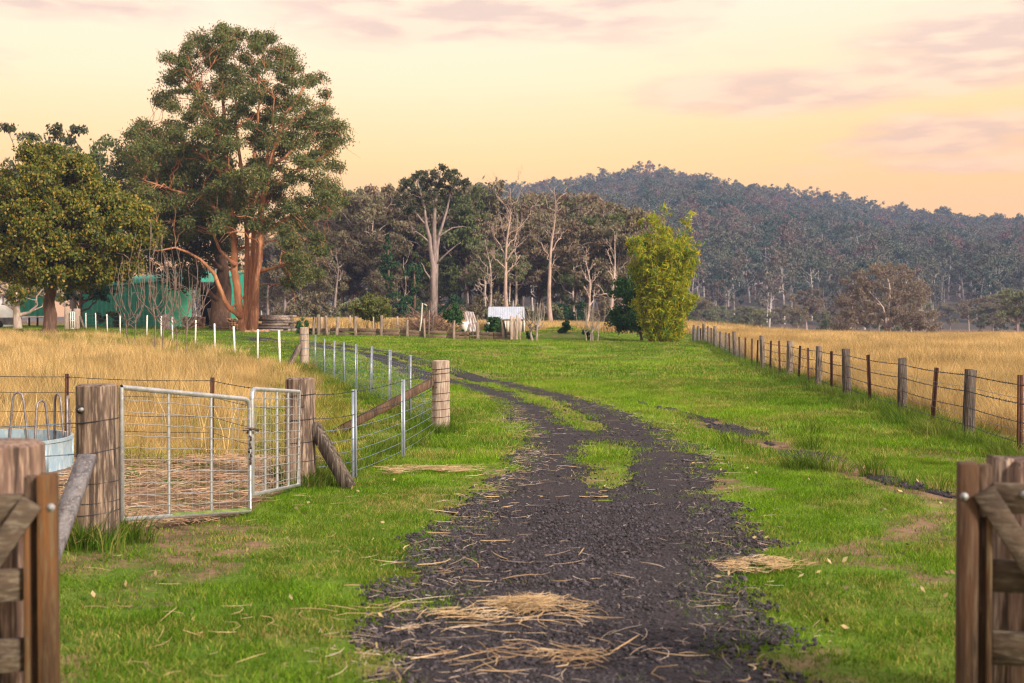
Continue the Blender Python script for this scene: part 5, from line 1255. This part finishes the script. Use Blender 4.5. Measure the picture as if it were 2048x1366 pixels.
# prototypes
LG = [line_gum(100, 15, .42, 3.6, M['leaf_line'], M['bark_pale'], 14, 190, .42, .17, 1.45),
      line_gum(101, 14, .40, 3.2, M['leaf_line2'], M['bark_grey'], 14, 190, .42, .17, 1.45),
      line_gum(102, 13, .36, 3.4, M['leaf_line3'], M['bark_pale'], 15, 180, .42, .17, 1.45),
      line_gum(103, 16, .52, 3.3, M['leaf_line2'], M['bark_pale'], 12, 190, .42, .17, 1.45, tr_r=.22),
      line_gum(104, 12, .25, 3.6, M['leaf_line'], M['bark_grey'], 17, 180, .40, .17, 1.45),
      line_gum(105, 11, .22, 3.4, M['leaf_line3'], M['bark_grey'], 17, 180, .40, .17, 1.4),
      line_gum(106, 12, .28, 3.0, M['leaf_green'], M['bark_grey'], 15, 180, .38, .17, 1.4)]
kinds = ('tall olive brown gum in the dense belt of trees beyond the garden', 'grey olive gum in the dense belt of trees beyond the garden', 'reddish brown leafed gum in the dense belt of trees beyond the garden', 'slim pale trunked gum in the dense belt of trees beyond the garden',
         'low branched brown gum in the dense belt of trees beyond the garden', 'low reddish gum in the dense belt of trees beyond the garden', 'green leafed tree in the dense belt of trees beyond the garden')
grps = ('olive brown gums of the belt', 'grey olive gums of the belt', 'reddish gums of the belt', 'slim gums of the belt', 'low brown gums of the belt', 'low reddish gums of the belt', 'green trees of the belt')
HT = (15, 14, 13, 16, 12, 11, 12)
belt = []
top_at = lambda px: float(np.interp(px, [560, 600, 640, 690, 740, 790, 830, 900, 950, 1000, 1060, 1100, 1150, 1200, 1260, 1300], [560, 500, 432, 400, 372, 398, 400, 395, 372, 388, 400, 408, 398, 402, 410, 470]))
rb = np.random.default_rng(5)
for row, (d, n, lo_, hi_) in enumerate(((148, 17, 0.9, 1.0), (160, 18, .92, 1.02), (175, 18, .95, 1.02), (139, 7, .6, .8))):
    for i in range(n):
        px = 625 + (1285 - 625) * (i + rb.uniform(.1, .9)) / n; k = int(rb.integers(0, 7)) if row < 3 else int(rb.choice([4, 3, 6, 2]))
        dd = d + rb.normal(0, 3); g = G(px, dd); hh = hpx(top_at(px), g.z, dd) * rb.uniform(lo_ - .12, hi_); belt.append((k, px, dd, hh / HT[k]))
for k, px, d, s in belt: place(LG[k], px, d, s, None, kinds[k], grps[k])
# the lower, bluish end of the belt near the gum
for i, (px, d, top) in enumerate(((560, 215, 520), (585, 225, 500), (605, 210, 480), (535, 240, 530), (630, 190, 470), (520, 235, 545), (650, 182, 440), (548, 260, 505), (572, 250, 510), (536, 205, 470), (552, 210, 452), (570, 206, 470))):
    g = G(px, d); k = (1, 4, 1, 5, 1, 4, 0, 1, 4, 0, 1, 4)[i]; place(LG[k], px, d, hpx(top, g.z, d) / HT[k], None, kinds[k] if False else 'hazy gum in the gap between the red barked gum and the belt of trees', 'hazy gums in the gap')
for i in range(30):
    px = -800 + 1300 * (i + rb.uniform(.1, .9)) / 30; d = rb.uniform(128, 165); k = (0, 1, 4, 1)[i % 4]; g = G(px, d); place(LG[k], px, d, hpx(rb.uniform(520, 575), g.z, d) / HT[k], None, 'dim gum behind the green shed and the farmyard', 'dim gums behind the farmyard')
# undergrowth at the foot of the belt
UB = [bushy(200, 4, 5, M['leaf_line'], M['bark_grey'], 26, 170, .38, .17), bushy(201, 3.2, 4.5, M['leaf_line2'], M['bark_grey'], 24, 170, .36, .17), bushy(202, 4.5, 4, M['leaf_vine'], M['bark_grey'], 26, 170, .34, .17), bushy(203, 3.5, 4.5, M['leaf_line3'], M['bark_grey'], 24, 170, .36, .17)]
ul = ('brown olive bush at the dark foot of the belt of trees', 'grey olive bush at the dark foot of the belt of trees', 'dark green bush at the foot of the belt of trees', 'reddish bush at the dark foot of the belt of trees')
for i in range(34):
    px = 540 + (1330 - 540) * (i + rb.uniform(0, 1)) / 34; k = int(rb.integers(0, 4)); place(UB[k], px, 134 + rb.normal(0, 4), rb.uniform(.45, .95), None, ul[k], 'bushes under the belt, kind %s' % ('brown olive', 'grey olive', 'dark green', 'reddish')[k])

# ---- particular trees standing out of the belt
hero_tree('gum_tree', 'tallest gum of the belt, thick forked grey trunk and airy dark crown', 131,
          [([(866, 644), (868, 560), (869, 500), (868, 450), (872, 400), (880, 350)], .42, 0), ([(867, 560), (862, 500), (853, 450), (845, 400), (836, 365)], .28, -1), ([(868, 520), (880, 470), (893, 420), (905, 375)], .24, 1)],
          [([(866, 570), (850, 540), (842, 525)], .14, -1), ([(872, 530), (900, 500), (922, 485)], .13, -1), ([(853, 450), (835, 430), (815, 415)], .13, 1), ([(868, 500), (845, 470), (825, 465)], .12, -1.5), ([(869, 480), (905, 455), (935, 455)], .12, 1)],
          [(798, 398), (815, 365), (840, 345), (866, 337), (905, 348), (923, 368), (915, 392), (885, 398), (850, 405), (825, 425), (800, 420)], 46, 11, 3.0, M['leaf_gum2'], M['bark_grey'], 80, .40, .17, .85, 300, cat='tree', flat=.6)
def dead_tree(seed, h, spread, lo, nb, tr_r, bark, forks=()):
    r = np.random.default_rng(seed); tr, br = MB(), MB(); n = 12; t = np.linspace(0, 1, n); ph = r.uniform(0, 6)
    trunk = np.column_stack([np.sin(t * 5 + ph) * .30 - np.sin(ph) * .30 + .12 * np.sin(t * 13 + ph) * t, np.cos(t * 4 + ph) * .25 - math.cos(ph) * .25, h * t - .3]); trunk[-1][2] = h - .1
    tr.tube(trunk, tr_r * (1 - .93 * t ** .9), 9, True, .06)
    def grow(p, dvec, L, rad, depth):
        e = p + dvec * L; cv = curve(p, dvec + r.normal(0, .25, 3), e, 6, .09, r); br.tube(cv, np.linspace(rad, rad * .45, 6), 5, True, .08)
        if depth <= 0 or rad < .014: return
        for q in range(r.integers(2, 4)):
            j = r.integers(2, 6); v = dvec + r.normal(0, .55, 3) + (0, 0, .22); v /= np.linalg.norm(v); grow(cv[j], v, L * r.uniform(.4, .75), rad * r.uniform(.42, .6), depth - 1)
    for b in range(nb):
        s = lo + (1 - lo) * (b + .3) / nb; k = s * (n - 1); i = int(k); p0 = trunk[i] + (trunk[min(i + 1, n - 1)] - trunk[i]) * (k - i); a = (b % 2) * math.pi + r.normal(0, .7)
        v = np.array((math.cos(a), math.sin(a) * .7, r.uniform(.6, 1.9))); v /= np.linalg.norm(v); grow(p0, v, spread * r.uniform(.45, .95), tr_r * (1 - .8 * s) * .52, 3)
    o = thing('dead_tree', None, 'dead tree'); put('trunk', tr, bark, o, True); put('branch', br, bark, o, True); return o
o = dead_tree(310, 14.2, 3.4, .36, 13, .27, M['bark_dead']); o['label'] = 'bleached dead gum with many bare forking branches behind the little hut'; place(o, 1017, 128, hpx(372, tz(*G(1017, 128).xy), 128) / 14.2, .2)
o = dead_tree(312, 13.8, 2.4, .42, 10, .26, M['bark_dead']); o['label'] = 'bleached dead gum with a straight trunk and short bare limbs, between hut and bamboo'; place(o, 1103, 127, hpx(372, tz(*G(1103, 127).xy), 127) / 13.8, 0)
o = dead_tree(314, 9.6, 2.6, .22, 8, .26, M['bark_pale']); o['label'] = 'crooked pale branched gum low in the belt close behind the bamboo'; place(o, 1222, 126, 1.0, 1.2)
o = dead_tree(316, 8.2, 2.0, .25, 7, .17, M['bark_pale']); o['label'] = 'thin forked pale trunk leaning in the belt near the bamboo'; place(o, 1172, 126, 1.0, .4)
o = dead_tree(318, 7.2, 1.6, .35, 5, .15, M['bark_pale']); o['label'] = 'slender twin pale trunk between the olive bush and the tallest gum'; place(o, 803, 129, 1.0, .9)
o = dead_tree(320, 8.4, 1.8, .55, 5, .20, M['bark_grey']); o['label'] = 'straight grey dead trunk above the sleepers near the log stack'; place(o, 668, 130, 1.0, .9)
o = dead_tree(322, 9.5, 2.8, .25, 8, .22, M['bark_pale']); o['label'] = 'spreading pale limbed gum beside the bleached dead gum and the hut'; place(o, 975, 134, 1.0, 2.2)
# vine-covered trunks
def column(label, px, d, top, wd, leaf, seed, name='vine_tree', n=30):
    r = np.random.default_rng(seed); g = G(px, d); h = hpx(top, g.z, d); tr, cr_ = MB(), MB(); tr.tube([(0, 0, -.2), (.1, 0, h * .5), (0, 0, h * .97)], [.2, .15, .05], 7)
    for q in range(n):
        t = (q + r.uniform(0, 1)) / n; w_ = wd * (.55 + .45 * math.sin(t * 9 + seed)) * (1 - .55 * t ** 2); clump(cr_, (r.normal(0, w_ * .35), r.normal(0, w_ * .35), h * t), max(.3, w_ * .5), 150, .26, .16, 1.0, r, .4)
    o = thing(name, label, 'tree', g); cr_.V = [v for v in cr_.V]; t_ = put('trunk', tr, M['bark_brown'], None, True); c_ = put('crown', cr_, leaf, None); t_.parent = o; c_.parent = o; return o
column('trunk wrapped in bright dark green vine below the tallest gum', 828, 127, 528, 2.2, M['leaf_vine'], 31)
column('tall narrow trunk wrapped in very dark creeper in the belt', 776, 131, 470, 1.8, M['leaf_vine'], 33)
column('short vine covered stump', 806, 126, 596, 1.6, M['leaf_vine'], 34)['label'] = 'short vine covered stump beside the slender twin trunk'

# ---- trees behind the round tree
o = line_gum(330, 13, .45, 3.2, M['leaf_gum2'], M['bark_grey'], 12, 150, .34, .13, 1.0, density=.9); o['label'] = 'airy dark gum showing above the round olive gold tree'; place(o, 95, 108, hpx(262, tz(*G(95, 108).xy), 108) / 13, 1.0)
o = line_gum(331, 11, .35, 3.0, M['leaf_green'], M['bark_grey'], 12, 190, .30, .14, 1.0); o['label'] = 'green leafed gum showing at the shoulder of the round tree'; place(o, 150, 104, hpx(296, tz(*G(150, 104).xy), 104) / 11, 2.0)
o = line_gum(332, 12, .25, 1.5, M['leaf_lime'], M['bark_grey'], 16, 110, .24, .16, .8, tr_r=.16, flat=1.0); o['label'] = 'slim lime green poplar between the round tree and the big gum'; place(o, 203, 106, hpx(312, tz(*G(203, 106).xy), 106) / 12, 0)
o = line_gum(333, 10, .35, 3.0, M['leaf_gum2'], M['bark_grey'], 10, 150, .34, .13, 1.0); o['label'] = 'dark gum at the very edge of the picture behind the round tree'; place(o, -18, 112, hpx(330, tz(*G(-18, 112).xy), 112) / 10, 0)
o = line_gum(334, 7, .2, 2.6, M['leaf_round'], M['bark_pale'], 11, 150, .26, .15, .9, tr_r=.34, lean=.02); o['label'] = 'forked pale trunked tree next to the white tank, under the round crown'; place(o, 36, 88, .95, 0.3)
o = line_gum(335, 5.5, .3, 2.6, M['leaf_vine'], M['bark_brown'], 11, 150, .26, .15, .9, tr_r=.22); o['label'] = 'dark leafed tree behind the small white gate and the round tree'; place(o, 160, 94, .95, 0.3)
o = bushy(336, 1.7, 3.6, M['leaf_green'], M['bark_grey'], 14, 120, .22, .12, 'bush', 'bush'); o['label'] = 'light green bush against the green shed wall beside the round tree'; place(o, 215, 97, 1.0, 0)

# ---- bare saplings in the dry grass
def sapling(label, px, d, top, seed, nw, spread, mat, rr=.030, name='bare_sapling'):
    r = np.random.default_rng(seed); g = G(px, d); h = hpx(top, g.z, d); mb = MB(); hb = h * .36
    for s in range(2): mb.tube(curve((s * .25 - .1, 0, -.1), (0, 0, 1), (s * .5 - .25, r.normal(0, .15), hb), 5, .03, r), np.linspace(rr, rr * .7, 5), 6)
    for q in range(nw):
        a = q * 2.4 + r.normal(0, .3); s = r.uniform(.25, 1) * spread; z0 = hb * r.uniform(.55, 1.0); hh = h * r.uniform(.72, 1.0)
        x0 = (q % 2) * .5 - .25
        p0 = np.array((x0 * z0 / hb, 0, z0)); p1 = np.array((math.cos(a) * s + x0, math.sin(a) * s, hh)); cv = curve(p0, (math.cos(a) * 1.2, math.sin(a) * 1.2, .6), p1, 8, .02, r)
        mb.tube(cv, np.linspace(rr * .5, .008, 8), 5, False)
        for k in range(3): j = r.integers(2, 7); e = cv[j] + r.normal(0, .25, 3) + (0, 0, .35); mb.tube(curve(cv[j], cv[j] - cv[j - 1], e, 4, .03, r), [.011, .009, .008, .006], 4, False)
    o = thing(name, label, 'sapling', g); t_ = put('branches', mb, mat, None, True); t_.parent = o; return o
sapling('bare multi stemmed sapling before the green shed, slimmest of three in the dry grass', 262, 54, 512, 41, 11, .85, M['twig'])
sapling('tallest bare sapling with upright wands in the dry grass, between two others', 318, 48, 445, 42, 14, .9, M['twig'])
sapling('bare vase shaped sapling with outspread wands in the dry grass, closest to the mesh fence', 362, 44, 500, 43, 17, 1.35, M['twig'])
o = sapling('leafless young tree with crooked twigs on the lawn before the hut', 1067, 70, 590, 44, 12, 1.0, M['twig_pale'], .09)
sapling('bare pale shrub of fanning canes beside the grassy mound', 1176, 72, 612, 45, 12, 1.2, M['twig_pale'], .05)
sapling('single thin bare whip between the fanning canes and the bamboo', 1190, 70, 585, 46, 4, .5, M['twig_pale'], .04)

# ---- garden plants
def put_bush(label, px, d, top, wpx, leaf, seed, cat='shrub', name='shrub', ncl=24, nleaf=150, L=.16, W=.08):
    g = G(px, d); h = hpx(top, g.z, d); o = bushy(seed, h, wpx * d / F, leaf, M['bark_brown'], ncl, nleaf, L, W, name, cat); o['label'] = label; o.location = g; return o
dense_tree('orchard_tree', 'bushy olive green young tree standing in the vegetable garden', 748, 81, 34, 588, 646, [(748, 668), (748, 650), (750, 625)], M['leaf_orchard'], M['bark_brown'], 51, 46, 150, .16, .09, .55, tr_r=.09)
dense_tree('garden_shrub', 'round mid green shrub on a stem beside the tin shelter', 908, 79, 17, 612, 652, [(910, 668), (909, 650), (908, 635)], M['leaf_shrub'], M['bark_brown'], 52, 24, 150, .14, .08, .42, cat='shrub', tr_r=.06)
put_bush('dark green shrub before the wall of the little hut', 990, 77, 620, 36, M['leaf_shrub'], 53, ncl=26)
put_bush('small fluffy pine bush beside the far strainer post', 606, 79, 634, 30, mat_leaf('pine_needles', (.03, .10, .03), (.06, .15, .05), None, .2, .4), 54, 'shrub', 'pine_bush', 20, 170, .18, .03)
for k, (px, d, top, wpx, lab) in enumerate(((686, 80, 655, 26, 'low leafy green plant behind the first sleepers'), (722, 79, 656, 24, 'low leafy green plant under the edge of the olive tree'), (752, 78, 653, 26, 'low leafy green plant at the stem of the olive tree'), (930, 80, 654, 34, 'blue green clump of leaves under the tin shelter'),
                                           (1172, 75, 655, 34, 'dark green weedy clump at the foot of the fanning canes'), (1060, 73, 660, 18, 'small leafy clump at the foot of the leafless young tree'))):
    put_bush(lab, px, d, top, wpx, M['leaf_shrub'], 60 + k, 'plant', 'garden_plant', 10, 110, .13, .07)
dense_tree('dark_shrub', 'wide dark green shrub crowding the foot of the bamboo clump', 1268, 76, 52, 545, 690, [(1285, 686), (1280, 660), (1272, 630)], M['leaf_shrub'], M['bark_brown'], 57, 100, 190, .17, .08, .62, cat='shrub', tr_r=.10)
put_bush('low green bush on the mound behind the bare shrub', 1130, 80, 636, 30, M['leaf_shrub'], 58, ncl=14)

# ---- bamboo
r = np.random.default_rng(77); g = G(1324, 71); can, lf = MB(), MB()
tall = ((-1.25, 440, .9), (-.8, 418, .3), (-.35, 436, .5), (.1, 412, .1), (.45, 446, .4), (1.5, 428, .3), (1.15, 470, .2), (-1.7, 480, .6))
for k in range(92):
    a = r.uniform(0, 6.283); rb_ = .85 * math.sqrt(r.uniform(0, 1)); ln = r.uniform(.2, 1.35) ; h = hpx(r.uniform(500, 600) if k % 3 == 0 else r.uniform(452, 525), g.z, 71)
    bx, by = rb_ * math.cos(a), rb_ * math.sin(a) * .8; ex, ey = bx + ln * 1.25 * math.cos(a), by + ln * 1.1 * math.sin(a)
    if k < 8: ex, ey = tall[k][0], (-1) ** k * .4; h = hpx(tall[k][1], g.z, 71); bx = ex * .3
    t = np.linspace(0, 1, 14); arch = t ** 1.6
    cv = np.column_stack([bx + (ex - bx) * arch, by + (ey - by) * arch, h * (t - .06 * t ** 4 * (k >= 8)) - .1]); can.tube(cv, np.linspace(.038, .008, 14), 5, False)
    nq = 30 if k >= 8 else 24
    for q in range(nq):                                   # leafy side branches in drooping fans
        s_ = r.uniform(.03 if k >= 8 else .30, 1.0); j = s_ * 13; i = int(min(j, 12)); p = cv[i] + (cv[i + 1] - cv[i]) * (j - i); aa = r.uniform(0, 6.283); L_ = r.uniform(.25, .75) * (1.05 - .5 * s_); 
        e = p + np.array((math.cos(aa) * L_, math.sin(aa) * L_, r.uniform(.15, .9) * L_)); n_ = 22; m_ = r.uniform(.2, 1, n_)[:, None]
        lf.leaves(p + (e - p) * m_ + r.normal(0, .10, (n_, 3)) - np.array((0, 0, .05)) * m_ ** 2, .32, .055, r, .25)
o = thing('bamboo_clump', 'tall upright clump of yellow green bamboo at the end of the lawn', 'bamboo', g)
t_ = put('canes', can, M['bamboo_cane'], None); t_.parent = o; t_ = put('foliage', lf, M['leaf_bamboo'], None); t_.parent = o

# ---- lone tree in the dry field and the trees at the hill's foot
hero_tree('field_tree', 'wide spreading brown leafed tree with pale limbs alone in the dry field', 178,
          [([(1772, 666), (1776, 630), (1780, 600), (1776, 565), (1770, 545)], .22, 0), ([(1772, 650), (1765, 615), (1745, 590), (1730, 575)], .17, -1), ([(1776, 640), (1795, 610), (1815, 590), (1825, 575)], .17, 1)],
          [([(1770, 645), (1745, 630), (1720, 632), (1700, 640)], .16, -1), ([(1776, 640), (1800, 632), (1830, 620), (1850, 625)], .16, 0), ([(1765, 615), (1750, 605), (1725, 600)], .13, -2), ([(1780, 600), (1800, 585), (1815, 560)], .13, 2), ([(1772, 655), (1790, 648), (1815, 655)], .14, -2)],
          [(1672, 640), (1690, 600), (1692, 572), (1722, 548), (1765, 532), (1805, 540), (1838, 565), (1850, 605), (1878, 640), (1872, 660), (1820, 655), (1790, 640), (1745, 642), (1700, 662), (1676, 658)], 70, 14, 5.0, M['leaf_line3'], M['bark_pale'], 170, .42, .15, 1.5, 340, flat=.6)
o = line_gum(341, 8, .3, 3.0, M['leaf_line2'], M['bark_grey'], 12, 230, .40, .16, 1.3); o['label'] = 'small grey green tree at the far end of the dry field, by the picture edge'; place(o, 2035, 185, hpx(582, -.9, 185) / 8, .4)
FB = [line_gum(350, 9, .2, 3.2, M['leaf_line'], M['bark_grey'], 10, 150, .55, .24, 1.5), line_gum(351, 8, .15, 3.4, M['leaf_line2'], M['bark_grey'], 10, 150, .55, .24, 1.5), line_gum(352, 10, .3, 3.2, M['leaf_line3'], M['bark_pale'], 10, 150, .55, .24, 1.5), bushy(353, 4.5, 6, M['leaf_green'], M['bark_grey'], 16, 150, .5, .24, 'foothill_bush')]
fl = ('brown olive tree in the row at the foot of the wooded hill', 'grey olive tree in the row at the foot of the wooded hill', 'reddish pale trunked tree in the row at the foot of the wooded hill', 'pale green bush in the row at the foot of the wooded hill')
fg = ('brown olive hill foot trees', 'grey olive hill foot trees', 'reddish hill foot trees', 'pale green hill foot bushes')
for i in range(64):
    px = rb.uniform(1290, 2200); k = int(rb.choice([0, 1, 2, 3], p=[.32, .3, .18, .2])); d = rb.uniform(235, 330); place(FB[k], px, d, rb.uniform(.5, .95), None, fl[k], fg[k])

# ---- the forest on the hill: individual trees along the skyline, one mass below
HP = []
def hill_tree(seed, h, lo, spread, nb, nleaf, density=1.0):
    o = line_gum(seed, h, lo, spread, M['leaf_hill'], M['bark_hill'], nb, nleaf, .62, .33, 2.2, tr_r=.30, sub=1, flat=.75, density=density); return o
HTs = [hill_tree(400 + s, (17, 19, 16, 18, 15)[s], (.35, .5, .25, .45, .15)[s], 3.8, 9, 95) for s in range(5)]
def flat_mesh(o):            # trunk and crown of a tree as one two-material mesh, for the instanced mass
    V, Qs, mi, n = [], [], [], 0
    mats = [M['bark_hill'], M['leaf_hill']]
    for c in o.children:
        me = c.data; v = np.zeros(len(me.vertices) * 3); me.vertices.foreach_get('co', v); V.append(v.reshape(-1, 3))
        for p in me.polygons:
            if len(p.vertices) == 4: Qs.append([i + n for i in p.vertices]); mi.append(0 if c.name.startswith('trunk') else 1)
        n += len(me.vertices)
    me = mesh_np('hill_tree', np.concatenate(V), Qs); me.materials.append(mats[0]); me.materials.append(mats[1]); me.polygons.foreach_set('material_index', np.array(mi, np.int32)); return bpy.data.objects.new('hill_tree', me)
HM = [flat_mesh(o) for o in HTs]
n = 4600; u = rb.uniform(0, 1, n); d = np.sqrt(D0 ** 2 + u * (900 ** 2 - D0 ** 2)) + 4; px = rb.uniform(380, 2350, n); x = (px - CX) / F * d; z = hill_z(px, d)
k = (z > -1.8); 
scatter('hill_forest', np.stack([x, d, z - .4], 1)[k], HM, sc=rb.uniform(.62, 1.15, n)[k], label='blue grey eucalypt forest covering the hill', rnd=rb)
for i in range(110):
    px = 980 + (2120 - 980) * (i + rb.uniform(-.3, .3)) / 110; d = 800 + rb.normal(0, 10); k = int(rb.integers(0, 4)); x = (px - CX) / F * d; z = float(hill_z(px, d)); o = HTs[k]
    lab, grp = 'gum tree on the skyline along the crest of the hill', 'gum trees along the hill crest'
    s = rb.uniform(.62, 1.02)
    if i < 5: o = HTs[i]; o.location = (x, d, z - .4); o.rotation_euler = (0, 0, rb.uniform(0, 6)); o.scale = (s, s, s); o['label'] = lab; o['group'] = grp
    else: dup(o, (x, d, z - .4), rb.uniform(0, 6.28), s, lab, grp)
# a few paler, larger gums standing out on the slope
HL = line_gum(420, 20, .45, 5.0, M['leaf_hill'], M['bark_hill'], 9, 40, .8, .35, 1.9, tr_r=.45, sub=1, density=.6)
for i in range(90):
    px = rb.uniform(1300, 2080); d = rb.uniform(350, 720); x = (px - CX) / F * d; z = float(hill_z(px, d)); lab, grp = 'pale trunked gum standing out among the forest on the hillside', 'pale trunked gums on the hillside'
    s = rb.uniform(.6, .95)
    if i == 0: HL.location = (x, d, z - .4); HL.scale = (s, s, s); HL['label'] = lab; HL['group'] = grp
    else: dup(HL, (x, d, z - .4), rb.uniform(0, 6.28), s, lab, grp)

# ------------------------------------------------------------------ haze
mb = MB(); mb.box((0, 0, 74.0), (3000, 3000, 156))
hm, nt, ho = nodes_of('haze_air'); nt.nodes.remove(nt.nodes['Material Output']) if False else None
vp = nt.nodes.new('ShaderNodeVolumePrincipled'); vp.inputs['Color'].default_value = (.42, .58, 1.0, 1); vp.inputs['Density'].default_value = .00034; vp.inputs['Anisotropy'].default_value = 0.1
nt.links.new(vp.outputs[0], ho.inputs['Volume'])
hz = put('haze', mb, hm); tag(hz, 'thin bluish evening haze lying over the valley', None, None, 'stuff')
